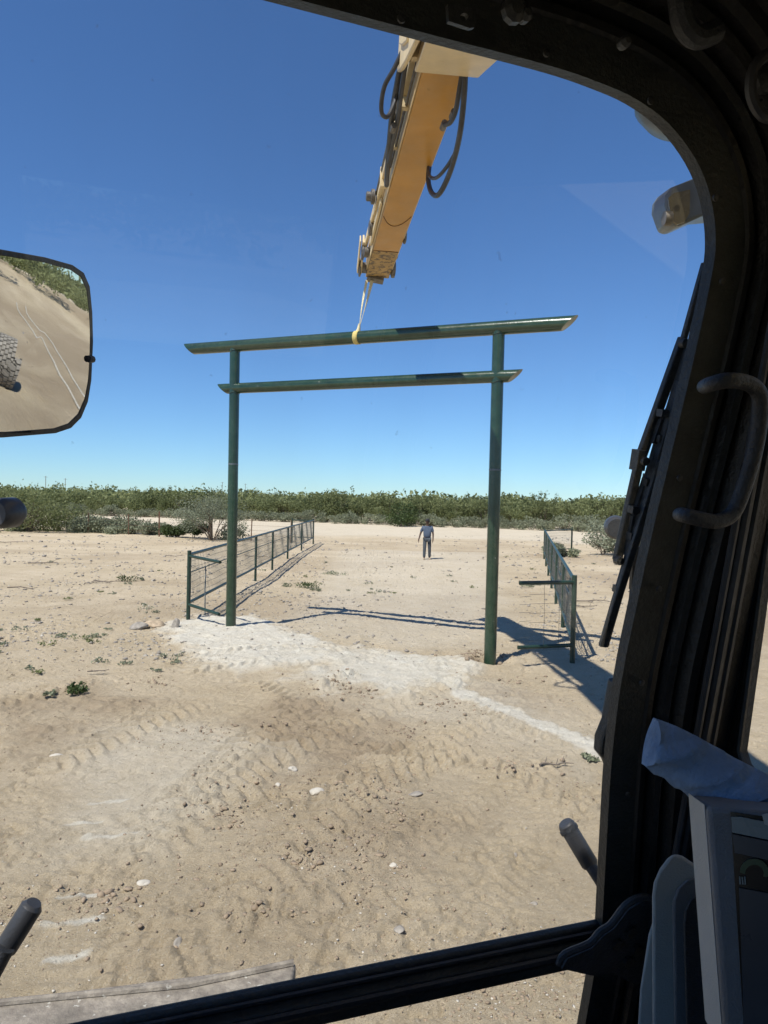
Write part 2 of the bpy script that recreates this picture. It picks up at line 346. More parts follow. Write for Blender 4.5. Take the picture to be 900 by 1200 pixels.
for a in ((GP((130, 1180), (230, 1100), (330, 1000), (420, 930), (520, 890)), .55, .04, .21), (GP((-20, 1080), (120, 1020), (260, 900), (340, 830)), .5, .035, .22), (GP((560, 1080), (620, 980), (700, 930)), .35, .02, .14), (GP((300, 800), (420, 880), (560, 900), (680, 960)), .45, .035, .21),
          (GP((430, 720), (340, 700), (330, 650), (380, 632)), .5, .04, .26), (GP((560, 740), (470, 690), (400, 650), (350, 630)), .5, .03, .26), (GP((620, 1120), (480, 1120), (300, 1180)), .5, .03, .2), (GP((215, 772), (300, 762), (400, 768)), .5, .075, .20), (GP((225, 788), (300, 780), (370, 786)), .35, .06, .20),
          (GP((160, 1010), (300, 900), (400, 850), (520, 806)), .55, .05, .22), (GP((60, 900), (150, 860), (240, 820)), .5, .035, .21),
          (GP((520, 815), (600, 855), (700, 898)), .3, .022, .16), (GP((-80, 770), (60, 735), (200, 690), (380, 655)), .6, .03, .24),
          (GP((-40, 720), (80, 695), (230, 665), (400, 640)), .5, .03, .24),
          (GP((200, 930), (330, 945), (480, 890), (560, 850)), .5, .035, .22), (GP((480, 1000), (560, 940), (650, 900)), .4, .02, .15),
          (GP((-40, 985), (100, 970), (260, 965)), .4, .03, .22), (GP((40, 1190), (200, 1100), (330, 1060), (480, 1080)), .5, .03, .2),
          (GP((380, 1150), (520, 1050), (600, 980)), .35, .02, .2), (GP((440, 770), (430, 720), (420, 680), (440, 640)), .5, .03, .24),
          (GP((530, 800), (520, 730), (505, 680), (520, 640)), .5, .025, .24), (GP((-20, 830), (140, 790), (250, 770)), .5, .03, .2)):
    h += track(*a)
for pts, w, amt in ((GP((378, 808), (392, 803), (412, 798)), .13, .10), (GP((440, 812), (480, 822), (500, 818)), .12, .06), (GP((300, 1090), (390, 1040), (440, 1010), (470, 985)), .1, .045)):
    d, _, _ = seg_dist(x, y, pts); h += amt*np.exp(-(d/w)**2)*(.4+1.6*np.clip(fbm(x, y, 7, 4, 141, .65)+.3, 0, 1))
# hole round the right post, small heap at the left
rp = G(574, 776).xy; d = np.hypot(x-rp.x, y-rp.y); h -= .14*sst(d, .42, .2)*sst(x-rp.x, .25, -.1); dark = np.maximum(dark, sst(np.hypot(x-rp.x+.15, y-rp.y), .42, .25)); white = white*(1-sst(np.hypot(x-rp.x+.15, y-rp.y), .42, .25)); h += .05*np.exp(-((d-.5)/.12)**2)
Z[fine] = z+h
WA = np.zeros_like(X); DA = np.zeros_like(X); WA[fine] = white; DA[fine] = dark
road = sst(Y+X*.13+fbm(X, Y, .2, 3, 15)*3, 52, 58)*sst(Y, 400, 300)
WA = np.maximum(WA, road*.35)
DA = np.maximum(DA, np.clip(fbm(X, Y, .22, 4, 121)*2+.55, 0, 1)*sst(X, 6.5, 9)*(Y < 40))
DA = np.maximum(DA, np.clip(fbm(X*.5+Y*.25, Y*.9-X*.2, .5, 4, 131)*1.3, 0, .5)*(Y > 13)*sst(Y, 60, 45))
Z[(Y > 60)] *= .4
ny, nx = X.shape
co = np.stack([X, Y, Z], -1).reshape(-1, 3).astype(np.float32)
idx = np.arange(nx*ny).reshape(ny, nx)
quads = np.stack([idx[:-1, :-1], idx[:-1, 1:], idx[1:, 1:], idx[1:, :-1]], -1).reshape(-1, 4).astype(np.int32)
def np_mesh(name, co, quads, attrs={}, smooth=True, face_attrs={}):
    me = bpy.data.meshes.new(name); k = quads.shape[1]
    me.vertices.add(len(co)); me.vertices.foreach_set('co', co.astype(np.float32).ravel())
    me.loops.add(quads.size); me.loops.foreach_set('vertex_index', quads.astype(np.int32).ravel())
    me.polygons.add(len(quads)); me.polygons.foreach_set('loop_start', (np.arange(len(quads))*k).astype(np.int32)); me.polygons.foreach_set('loop_total', np.full(len(quads), k, np.int32))
    me.update(calc_edges=True)
    for a, v in attrs.items(): me.attributes.new(a, 'FLOAT', 'POINT').data.foreach_set('value', v.astype(np.float32).ravel())
    for a, v in face_attrs.items(): me.attributes.new(a, 'FLOAT', 'FACE').data.foreach_set('value', v.astype(np.float32).ravel())
    if smooth: me.shade_smooth()
    return me
gm = np_mesh('ground', co, quads, {'white': WA, 'dark': DA})
def gz(px, py):
    i = min(max(int(np.searchsorted(gx, px)), 1), nx-1); j = min(max(int(np.searchsorted(gy, py)), 1), ny-1)
    return float(Z[j, i])
m, n, l, b = new_mat('desert_dirt')
geo = n.new('ShaderNodeNewGeometry')
def gn(scale, det=6, ro=.6, typ='ShaderNodeTexNoise'):
    t = n.new(typ); t.inputs['Scale'].default_value = scale
    if typ == 'ShaderNodeTexNoise': t.inputs['Detail'].default_value = det; t.inputs['Roughness'].default_value = ro
    l.new(geo.outputs['Position'], t.inputs['Vector']); return t
def gmix(fac, a, bb, mul=None):
    x = n.new('ShaderNodeMix'); x.data_type = 'RGBA'
    l.new(fac, x.inputs[0])
    for i, v in ((6, a), (7, bb)):
        if isinstance(v, tuple): x.inputs[i].default_value = (*v, 1)
        else: l.new(v, x.inputs[i])
    return x.outputs[2]
def mr(src, a, bb, c=0, d=1):
    r = n.new('ShaderNodeMapRange'); r.inputs[1].default_value = a; r.inputs[2].default_value = bb; r.inputs[3].default_value = c; r.inputs[4].default_value = d; l.new(src, r.inputs[0]); return r.outputs[0]
col = gmix(mr(gn(.35, 5).outputs[0], .35, .65), (.49, .395, .262), (.575, .475, .335))
col = gmix(mr(gn(2.2, 8, .7).outputs[0], .45, .72, 0, .55), col, (.39, .305, .19))
col = gmix(mr(gn(30, 6, .8).outputs[0], .5, .75, 0, .5), col, (.33, .26, .18))
col = gmix(mr(gn(75, 3, .8).outputs[0], .62, .68, 0, .7), col, (.62, .57, .48))
col = gmix(mr(gn(7, 8, .85).outputs[0], .56, .66, 0, .3), col, (.36, .285, .18))
col = gmix(mr(gn(48, 4, .85).outputs[0], .58, .64, 0, .65), col, (.66, .60, .48))
col = gmix(mr(gn(34, 5, .85).outputs[0], .60, .68, 0, .6), col, (.22, .165, .11))
aD = n.new('ShaderNodeAttribute'); aD.attribute_name = 'dark'; aW = n.new('ShaderNodeAttribute'); aW.attribute_name = 'white'
col = gmix(mr(aD.outputs['Fac'], 0, 1, 0, .7), col, (.31, .235, .155))
wc = gmix(mr(gn(4, 8, .75).outputs[0], .4, .7), (.69, .645, .545), (.59, .53, .42))
col = gmix(aW.outputs['Fac'], col, wc)
l.new(col, b.inputs['Base Color']); b.inputs['Roughness'].default_value = .95; b.inputs['Specular IOR Level'].default_value = .15
bp = n.new('ShaderNodeBump'); bp.inputs['Strength'].default_value = 1; bp.inputs['Distance'].default_value = .055
l.new(gn(14, 10, .75).outputs[0], bp.inputs['Height'])
bp2 = n.new('ShaderNodeBump'); bp2.inputs['Strength'].default_value = 1; bp2.inputs['Distance'].default_value = .014
l.new(gn(80, 5, .7).outputs[0], bp2.inputs['Height']); l.new(bp.outputs[0], bp2.inputs['Normal']); l.new(bp2.outputs[0], b.inputs['Normal'])
gm.materials.append(m); go = bpy.data.objects.new('ground', gm); C.objects.link(go); tag(go, kind='structure')
M['ground'] = m

# ------------------------------------------------------------------ excavator cab, in its own frame
TH = R(18.8)
cR = Vector((math.cos(TH), math.sin(TH), 0)); cF = Vector((-math.sin(TH), math.cos(TH), 0)); cU = Vector((0, 0, 1))
def cab(l, f, h): return EYE+cR*l+cF*f+cU*h
LAT = .65
def lat_hit(px, py, L):
    d = ray(px, py); return d*(L/d.dot(cR))
A_ = lat_hit(825, 280, LAT); B_ = lat_hit(697, 1080, LAT)
Vv = (A_-B_).normalized(); Vv = (Vv-cR*Vv.dot(cR)).normalized()
Nn = cR.cross(Vv); Nn = Nn if Nn.dot(cF) > 0 else -Nn      # outward normal
W0 = Nn.dot(B_)
def wpt(px, py, off=0.0):
    d = ray(px, py); return EYE+d*((W0+off)/d.dot(Nn))
def wab(px, py):
    p = wpt(px, py)-EYE; return (p.dot(cR), (p-Nn*W0).dot(Vv))
def wP(a, b_, off=0.0): return EYE+cR*a+Vv*b_+Nn*(W0+off)
ex = empty('excavator', (.9, -1.6, 0), 'yellow wheeled excavator seen from inside its dark cab, long arm reaching over the green gateway', 'excavator')

hole = [wab(*p) for p in ((560, 65), (640, 86), (690, 103), (733, 122), (772, 151), (803, 192), (820, 235), (826, 285), (820, 332), (799, 430), (773, 540), (754, 620), (737, 700), (719, 790), (708, 880), (702, 980), (697, 1080))]
hb = sum(p[1] for p in [wab(400, 22), wab(500, 49), wab(560, 65)])/3
bot = -1.45
bx = hole[-1][0]
path = [(-.38, bot), (-.38, hb-.14), (-.365, hb-.06), (-.33, hb-.015), (-.26, hb+.004), (0, wab(440, 32)[1]), wab(520, 55)]+hole+[(bx-.005, hole[-1][1]-.3), (bx-.008, bot)]
path = path[:5]+[(p.x, p.y) for p in smooth_path([Vector((a, b_, 0)) for a, b_ in path[5:-2]], 4)]+path[-2:]
def sweep(profile, name, m, closed=True, path=path):
    mb = MB(); n = len(path); k = len(profile); vs = []
    for i, (a, b_) in enumerate(path):
        p0 = Vector(path[max(i-1, 0)]); p1 = Vector(path[min(i+1, n-1)]); t = (p1-p0).normalized(); no = Vector((-t.y, t.x))
        for u, v in profile: vs.append(wP(a+no.x*u, b_+no.y*u, v))
    fs = []
    for i in range(n-1):
        for j in range(k if closed else k-1):
            j2 = (j+1) % k; fs.append((i*k+j, i*k+j2, (i+1)*k+j2, (i+1)*k+j))
    fs.append(tuple(range(k))); fs.append(tuple((n-1)*k+j for j in reversed(range(k))))
    mb.add(vs, fs, True); return mb.build(name, m, ex, sharp=30)
sweep([(0, .0), (0, -.018), (.042, -.02), (.044, .0)], 'window_flange', M['flange'])
sweep([(.040, .0), (.040, -.016), (.047, -.022), (.055, -.022), (.059, -.012), (.062, -.012), (.066, -.03), (.074, -.034), (.081, -.028), (.083, -.01), (.083, .0)], 'window_seal', M['rubber'])
sweep([(.082, .0), (.082, -.022), (.092, -.042), (.104, -.044), (.108, -.034), (.112, -.034), (.115, -.048), (.124, -.054), (.138, -.054), (.141, -.046), (.144, -.048), (.147, .0)], 'window_pillar_trim', M['trim'])

# body panels of the cab
def front_f(h):        # where the windshield plane is, in cab f, for a height h
    # (f,h) on plane: Nn.(cF f + cU h) = W0
    return (W0-Nn.dot(cU)*h)/Nn.dot(cF)
top_h = max((wP(a, b_)-EYE).z for a, b_ in path)+.13
WL = .795
def spt(px, py):
    d = lat_hit(px, py, WL); return (d.dot(cF), d.z)
s0 = spt(900, 590); s1 = spt(868, 880); sl = (s1[0]-s0[0])/(s1[1]-s0[1])
hlow = spt(885, 913)[1]
def sfr(h): return min(s1[0]+(h-s1[1])*sl, front_f(h)-.045)
hole_r = [(sfr(top_h-.22), top_h-.22), (sfr(.2), .2), (sfr(0), 0), s1, spt(873, 896), spt(885, 912), (spt(885, 912)[0]-.05, hlow-.012), (-.45, hlow-.012), (-.5, hlow+.05), (-.5, top_h-.22), (-.45, top_h-.17), (sfr(top_h-.2)-.05, top_h-.17)]
outer = [(front_f(top_h)-.008, top_h), (front_f(-1.25)-.008, -1.25), (-.95, -1.25), (-.95, top_h)]
def ring_hit(poly, c, a):
    dx, dy = math.cos(a), math.sin(a); best = None
    for (x1, y1), (x2, y2) in zip(poly, poly[1:]+poly[:1]):
        ex_, ey_ = x2-x1, y2-y1; den = dx*ey_-dy*ex_
        if abs(den) < 1e-12: continue
        t = ((x1-c[0])*ey_-(y1-c[1])*ex_)/den; u = ((x1-c[0])*dy-(y1-c[1])*dx)/den
        if t > 0 and -1e-9 <= u <= 1+1e-9 and (best is None or t < best): best = t
    return (c[0]+dx*best, c[1]+dy*best)
def holed_wall(name, outer2, hole2, f3, ext, glass, goff):
    hole2 = [tuple(p) for p in hole2]; c = (sum(p[0] for p in hole2)/len(hole2), sum(p[1] for p in hole2)/len(hole2))
    ang = sorted({round(math.atan2(p[1]-c[1], p[0]-c[0]), 6) for p in list(outer2)+hole2}); n = len(ang); ext = Vector(ext)
    O = [f3(*ring_hit(outer2, c, a)) for a in ang]; H = [f3(*ring_hit(hole2, c, a)) for a in ang]
    vs = O+H+[p+ext for p in O]+[p+ext for p in H]; fs = []
    for i in range(n):
        j = (i+1) % n; fs += [(i, j, n+j, n+i), (2*n+i, 3*n+i, 3*n+j, 2*n+j), (n+i, n+j, 3*n+j, 3*n+i), (i, 2*n+i, 2*n+j, j)]
    mb = MB(); mb.add(vs, fs); mb.build(name, M['trim'], ex)
    g = MB(); cc = f3(*c)+ext*goff; P = [p+ext*goff for p in H]; g.add([cc]+P, [(0, i+1, (i+1) % n+1) for i in range(n)]); g.build(glass, M['tinted' if glass == 'rear_glass' else 'glass'], ex)
holed_wall('side_panel', outer, hole_r, lambda f, h: cab(WL, f, h), cR*.012, 'side_glass', .6)
mb = MB(); pts = hole_r+[hole_r[0]]
mb.tube([cab(WL-.001, f+.004, h) for f, h in pts], .005, 8, False); mb.build('side_window_seal', M['rubber'], ex)
WLl = -.56
hole_l = [(front_f(.3)-.12, .35), (front_f(-.5)-.1, -.55), (-.4, -.55), (-.5, .0), (-.45, .35)]
holed_wall('door_panel', outer, hole_l, lambda f, h: cab(WLl, f, h), -cR*.05, 'door_glass', .5)
holed_wall('rear_panel', [(WLl-.05, -1.25), (WL+.05, -1.25), (WL+.05, top_h), (WLl-.05, top_h)], [(-.35, -.15), (.6, -.15), (.6, .3), (-.35, .3)], lambda l_, h: cab(l_, -.95, h), -cF*.05, 'rear_glass', .5)
mb = MB(); mb.prism([cab(l_, f, top_h+.002) for l_, f in ((WLl-.05, -1.0), (WL+.05, -1.0), (WL+.05, front_f(top_h)+.05), (WLl-.05, front_f(top_h)+.05))], cU*.06); mb.build('roof', M['liner'], ex, bevel=.012)
mb = MB(); mb.prism([cab(l_, f, -1.252) for l_, f in ((WLl-.05, -1.0), (WL+.05, -1.0), (WL+.05, front_f(-1.25)-.05), (WLl-.05, front_f(-1.25)-.05))], -cU*.06); mb.build('cab_floor', M['rubber'], ex)
# filler between pillar trim and side wall, header and roof
mb = MB()
mb.hexa([cab(.74, front_f(-1.2)-.045, -1.2), cab(WL, front_f(-1.2)-.05, -1.2), cab(WL, front_f(-1.2)+.02, -1.2), cab(.72, front_f(-1.2)+.02, -1.2),
         cab(.77, front_f(top_h-.03)-.045, top_h-.003), cab(WL, front_f(top_h-.03)-.05, top_h-.003), cab(WL, front_f(top_h-.03)+.03, top_h-.003), cab(.77, front_f(top_h-.03)+.03, top_h-.003)])
mb.build('corner_post', M['trim'], ex, bevel=.01)
mb = MB()
for k, (uo, rr) in enumerate(((.0, .006), (.03, .008), (.055, .005))):
    mb.tube([cab(WL-.04-uo*.6, front_f(h)-.052-uo*.1, h) for h in (-1.2, -.6, 0, top_h-.12)], rr, 8)
mb.build('pillar_cable', M['hose'], ex)
mb = MB(); mb.hexa([cab(WLl, front_f(top_h)-.12, top_h-.05), cab(WL, front_f(top_h)-.12, top_h-.05), cab(WL, front_f(top_h)+.02, top_h-.05), cab(WLl, front_f(top_h)+.02, top_h-.05),
                    cab(WLl, front_f(top_h)-.3, top_h), cab(WL, front_f(top_h)-.3, top_h), cab(WL, front_f(top_h)+.02, top_h), cab(WLl, front_f(top_h)+.02, top_h)]); mb.build('header_panel', M['liner'], ex, bevel=.01)
mb = MB(); mb.hexa([cab(WLl, front_f(-1.2)-.1, -1.2), cab(-.5, front_f(-1.2)-.06, -1.2), cab(-.5, front_f(-1.2)+.02, -1.2), cab(WLl, front_f(-1.2)+.02, -1.2),
                    cab(WLl, front_f(top_h)-.1, top_h-.003), cab(-.5, front_f(top_h)-.06, top_h-.003), cab(-.5, front_f(top_h)+.02, top_h-.003), cab(WLl, front_f(top_h)+.02, top_h-.003)]); mb.build('corner_post', M['trim'], ex, bevel=.01)
# lower cross bar of the windshield
yb1 = wab(500, 1115)[1]; yb0 = wab(500, 1175)[1]
hh = (yb1-yb0)*.66; mid = yb1-hh/2
mb = MB(); a0, a1 = -.40, bx+.05
def barpoly(a): return [wP(a, mid+hh/2, .0), wP(a, mid+hh/2, -.012), wP(a, mid+hh*.3, -.018), wP(a, mid+hh*.22, -.03), wP(a, mid-hh*.3, -.034), wP(a, mid-hh*.45, -.026), wP(a, mid-hh/2, .0)]
mb.prism(barpoly(a0), cR*(a1-a0)); mb.build('cross_bar', M['flange'], ex, bevel=.003)
mb = MB(); mb.tube([wP(a0, mid+hh*.12, -.034), wP(a1-.03, mid+hh*.12, -.034)], .006, 8); mb.tube([wP(a0, mid+hh*.40, -.02), wP(a1-.03, mid+hh*.40, -.02)], .004, 8); mb.build('bar_seal', M['rubber'], ex)
# glass panes
gp = [(a+(.004 if a < 0 else .01), b_+.008) for a, b_ in path[1:-2]]
mb = MB(); mb.prism([wP(-.375, mid, .006)]+[wP(a, b_, .006) for a, b_ in gp]+[wP(bx, mid, .006)], Nn*.0005)
gv = MB(); gv.add([wP(-.375, mid, .006)]+[wP(a, b_, .006) for a, b_ in gp]+[wP(bx+.01, mid, .006)], [tuple(range(len(gp)+2))]); gv.build('windshield', M['glass'], ex)
gv = MB(); gv.add([wP(-.375, mid-.01, .006), wP(bx+.01, mid-.01, .006), wP(bx+.01, bot, .006), wP(-.375, bot, .006)], [(0, 1, 2, 3)]); gv.build('lower_windshield', M['glass'], ex)
# latch bracket where bar meets pillar
br = [(655, 1130), (662, 1118), (690, 1106), (703, 1092), (716, 1083), (732, 1062), (748, 1052), (760, 1052), (757, 1140), (742, 1150), (715, 1135), (690, 1138)]
mb = MB(); mb.prism([wpt(px, py, -.062) for px, py in br], -Nn*.008); mb.tube(smooth_path([wpt(px, py, -.072) for px, py in br[:8]], 3), .005, 8)
lb = mb.build('latch_bracket', M['handle'], ex)
for px, py in ((722, 1105), (738, 1090), (735, 1125), (745, 1112)):
    mb = MB(); mb.lathe(wpt(px, py, -.07), -Nn, [(0, 0), (.008, 0), (.008, .006), (0, .007)], 8); mb.build('bolt', M['trim'], lb)
# small screws along the frame
for px, py in ((470, 22), (640, 62), (762, 118), (838, 232), (846, 330), (822, 450), (796, 560), (772, 690), (752, 800), (736, 930)):
    mb = MB(); mb.lathe(wpt(px, py, -.026), -Nn, [(0, 0), (.0045, 0), (.004, .002), (0, .003)], 10); mb.build('screw', M['wiper'], ex)
# header bracket, bolts and clips
mb = MB(); mb.prism([wpt(px, py, -.05) for px, py in ((522, 8), (560, 14), (553, 35), (548, 36), (523, 28))], -Nn*.006, [[wpt(541+5*math.cos(t), 23+5*math.sin(t), -.05) for t in np.linspace(0, 6.28, 9)[:-1]]]); mb.build('header_clip', M['wiper'], ex)
for px, py, rr in ((600, 14, .012), (612, 20, .007), (894, 95, .014), (884, 125, .006), (728, 52, .006)):
    mb = MB(); mb.lathe(wpt(px, py, -.075), -Nn, [(0, 0), (rr, 0), (rr, .008), (rr*.5, .012), (0, .012)], 10); mb.build('bolt', M['wiper'], ex)
mb = MB(); mb.tube(smooth_path([wpt(px, py, -.11) for px, py in ((796, -30), (797, 5), (803, 30), (818, 44), (840, 36))], 4), .011, 10); mb.build('coat_hook', M['handle'], ex)
mb = MB(); mb.tube(smooth_path([wpt(px, py, -.09) for px, py in ((905, 60), (884, 78), (880, 110), (893, 135), (915, 140))], 4), .006, 8); mb.build('corner_cable', M['hose'], ex)
# grab handle
mb = MB(); mb.tube(smooth_path([wpt(px, py, o) for px, py, o in ((826, 453, -.06), (834, 450, -.095), (852, 446, -.11), (873, 448, -.11), (888, 458, -.11), (891, 480, -.11), (885, 525, -.11), (868, 582, -.11), (856, 604, -.11), (838, 611, -.11), (815, 607, -.105), (802, 604, -.095), (797, 603, -.06))], 6), .009, 14); mb.build('grab_handle', M['handle'], ex)

# wiper
def wseq(pts, off): return [wpt(px, py, off) for px, py in pts]
wi = MB()
q = wseq([(826, 308), (801, 398)], .055); wi.bar(q[0], q[1], .008, .008, cR)
q = wseq([(801, 396), (749, 541)], .06); wi.bar(q[0], q[1], .014, .01, cR)
q = wseq([(749, 541), (723, 657)], .06); wi.bar(q[0], q[1], .012, .01, cR)
wa = wi.build('wiper_arm', M['wiper'], ex, bevel=.002)
wi = MB(); q = wpt(748, 539, .05); wi.box(q, cR*.007, Vv*.014, Nn*.008); wi.lathe(q-Nn*.012, -Nn, [(0, 0), (.006, 0), (.006, .005), (0, .006)], 10)
wi.build('arm_pivot', M['wiper'], wa)
for px, py in ((799, 402), (723, 656)): wi = MB(); wi.lathe(wpt(px, py, .055), -Nn, [(0, 0), (.007, 0), (.006, .008), (0, .009)], 10); wi.build('arm_rivet', M['wiper'], wa)
wi = MB()
q = wseq([(797, 446), (707, 757)], .045); wi.bar(q[0], q[1], .010, .012, cR)
q = wseq([(775, 540), (706, 758)], .035); wi.bar(q[0], q[1], .012, .006, cR)
q = wseq([(806, 408), (778, 500)], .05); wi.bar(q[0], q[1], .006, .01, cR)
bl = wi.build('wiper_blade', M['wiper'], ex, bevel=.0015)
wi = MB()
for a, b_, w in (((790, 470), (776, 492), .006), ((776, 492), (766, 520), .009), ((757, 560), (743, 604), .007), ((743, 604), (736, 650), .010), ((770, 520), (757, 566), .007), ((736, 650), (722, 700), .006)):
    p_, q_ = wpt(*a, .052), wpt(*b_, .052); wi.bar(p_, q_, w, .008, cR)
for px, py in ((776, 484), (773, 514), (758, 565), (742, 597), (740, 628), (724, 690)): wi.box(wpt(px, py, .048), cR*.005, Vv*.005, Nn*.006)
wi.build('blade_linkage', M['wiper'], bl)
wi = MB(); q = wseq([(757, 555), (745, 640), (734, 655)], .065); wi.bar(q[0], q[1], .006, .006, cR)
q = wseq([(746, 600), (741, 690)], .08); wi.bar(q[0], q[1], .008, .006, cR)
wi.build('blade_rubber', M['rubber'], bl)
# lower outer guard on the pillar
mb = MB(); mb.prism([wpt(px, py, .03) for px, py in ((722, 800), (713, 850), (705, 870), (704, 885), (712, 895), (716, 905), (740, 905), (748, 800))], Nn*.02); mb.build('pillar_guard', M['flange'], ex, bevel=.004)
mb = MB(); mb.tube([wpt(748, 640, .09), wpt(744, 700, .08), wpt(730, 790, .06)], .009, 8); mb.build('washer_tube', M['hose'], ex)
# outside grips and lamps
def tube_obj(name, pts, r, m, seg=14, parent=ex):
    mb = MB(); mb.tube(pts, r, seg); return mb.build(name, m, parent)
g1 = tube_obj('hand_rail', [P3(688, 1008, 1.32), P3(702, 1030, 1.3), P3(730, 1075, 1.28)], .011, M['handle'])
tube_obj('rubber_grip', [P3(662, 964, 1.34), P3(664, 967, 1.34), P3(691, 1012, 1.32), P3(693, 1016, 1.32)], [.013, .0165, .0165, .012], M['hose'], parent=g1)
tube_obj('grip_collar', [P3(665.5, 970, 1.34), P3(668, 974, 1.338)], .0185, M['handle'], parent=g1)
g2 = tube_obj('hand_rail', [P3(7, 1111, 1.3), P3(-30, 1180, 1.28), P3(-60, 1240, 1.25)], .016, M['handle'])
tube_obj('rubber_grip', [P3(40, 1058, 1.34), P3(37, 1063, 1.34), P3(10, 1106, 1.32), P3(7, 1112, 1.32)], [.014, .021, .021, .02], M['hose'], parent=g2)
mb = MB(); c0 = P3(790, 128, 1.15); mb.lathe(c0, (Vector((-.35, .1, -.8))), [(0, -.03), (.05, -.03), (.062, 0), (.058, .02), (.035, .034), (0, .038)], 24); mb.build('roof_lamp', M['dome'], ex)
lm = MB(); lm.prism([P3(px, py, 1.2) for px, py in ((781, 228), (787, 219), (822, 205), (850, 215), (850, 250), (826, 252), (797, 265), (788, 262), (780, 240))], Vector((.0, .07, .01))); lh = lm.build('work_lamp', M['dome'], ex, bevel=.006)
lm = MB(); lm.prism([P3(px, py, 1.195) for px, py in ((783, 232), (790, 226), (809, 222), (808, 250), (802, 260), (794, 263), (787, 258))], Vector((0, .004, 0))); lm.build('lamp_lens', M['amber_glass'], lh)
lm = MB(); lm.lathe(P3(782, 256, 1.2), c_r, [(0, -.006), (.012, -.006), (.012, .006), (0, .006)], 12); lm.build('lamp_knob', M['steel'], lh)
def disc_arm(px, py, r_px, t, ex_px, ex_py):
    c0 = P3(px, py, t); r = r_px*t/F_PX; ax = Vector((.25, 1, .05)).normalized()
    mb = MB(); mb.lathe(c0-ax*.03, ax, [(0, 0), (r*.8, 0), (r, .012), (r, .05), (r*.7, .065), (0, .07)], 24)
    o = mb.build('marker_lamp', M['hose'], ex)
    mb = MB(); mb.bar(c0+ax*.02, P3(ex_px, ex_py, t-.02), .03, .045); mb.build('lamp_arm', M['hose'], o, bevel=.004)
disc_arm(722, 618, 13.5, 1.55, 800, 630); disc_arm(7, 601, 18, 1.5, -90, 612)

# monitor and console, lower right
def hex_mon(A, dn, rt, bk, name, m, bev, parent=ex):
    mb = MB(); mb.hexa([A+dn, A+dn+rt, A+dn+rt+bk, A+dn+bk, A, A+rt, A+rt+bk, A+bk]); return mb.build(name, m, parent, bevel=bev)
mA_ = P3(829, 946, .60); mdn = P3(852, 1240, .565)-mA_; mrt = P3(1010, 958, .55)-mA_; mbk = P3(808, 931, .66)-mA_
mon = hex_mon(mA_, mdn, mrt, mbk, 'monitor', M['grey_dark'], .004)
mb = MB(); mb.hexa([mA_+mdn-mbk*.01+mbk*.12-mrt*.006, mA_+mdn+mbk*.12, mA_+mdn+mbk*1.02, mA_+mdn+mbk*1.02-mrt*.006, mA_+mbk*.12-mrt*.006-mdn*.004, mA_+mbk*.12-mdn*.004, mA_+mbk*1.02-mdn*.004, mA_+mbk*1.02-mrt*.006-mdn*.004]); mb.build('monitor_side', M['grey'], mon, bevel=.003)
mn = mrt.cross(mdn).normalized(); mn = mn if mn.dot(EYE-mA_) > 0 else -mn
def onmon(px, py, off=.002):
    d = ray(px, py); t = (mA_+mn*off-EYE).dot(mn)/d.dot(mn); return EYE+d*t
def scr(pts, off, name, m, parent):
    mb = MB(); mb.prism([onmon(px, py, off) for px, py in pts], mn*.0012); return mb.build(name, m, parent)
sc = scr(((856, 951), (960, 966), (975, 1240), (874, 1240)), .001, 'screen', M['scr_dark'], mon)
scr(((857, 957), (868, 957), (882, 960), (960, 975), (960, 996), (858, 975)), .0035, 'pale_band', M['scr_white'], sc)
scr(((858, 977), (960, 998), (960, 1020), (861, 999)), .0035, 'grey_band', M['scr_grey'], sc)
arc = [(884+17*math.cos(t), 1022+17*math.sin(t)*.95) for t in np.linspace(math.pi, 2*math.pi+.3, 14)]; arc2 = [(884+11*math.cos(t), 1024+11*math.sin(t)) for t in np.linspace(2*math.pi+.3, math.pi, 14)]
scr(arc+arc2, .0035, 'gauge_arc', M['scr_green'], sc)
scr(((866, 1040), (960, 1058), (972, 1235), (873, 1235)), .003, 'lower_band', M['scr_grey'], sc)
for k in range(3): scr(((866+k*3, 1027), (867.6+k*3, 1027.3), (868.4+k*3, 1036), (866.6+k*3, 1036)), .0035, 'gauge_mark', M['scr_white'], sc)
scr(((893, 955), (899, 953), (905, 957), (904, 968), (896, 966)), .005, 'status_icon', M['grey'], sc)
def lay(pts, t, th, name, m, bev=.006, parent=ex):
    mb = MB(); mb.prism([P3(px, py, t) for px, py in pts], ray(800, 1030)*th); return mb.build(name, m, parent, bevel=bev)
cs = lay(((765, 1260), (764, 1050), (766, 1034), (773, 1018), (782, 1006), (790, 1000), (800, 1003), (840, 1030), (840, 1260)), .78, .2, 'console', M['grey'], .004)
lay(((791, 1260), (788, 1075), (788, 1058), (793, 1042), (803, 1032), (820, 1027), (850, 1030), (850, 1260)), .765, .012, 'console_rim', M['grey_dark'], .003, cs)
lay(((806, 1260), (801, 1085), (802, 1068), (808, 1055), (820, 1048), (850, 1050), (850, 1260)), .755, .008, 'console_pocket', M['handle'], .002, cs)
lay(((742, 1300), (750, 1160), (760, 1095), (768, 1070), (780, 1300)), .84, .1, 'console_base', M['grey'], .004, cs)

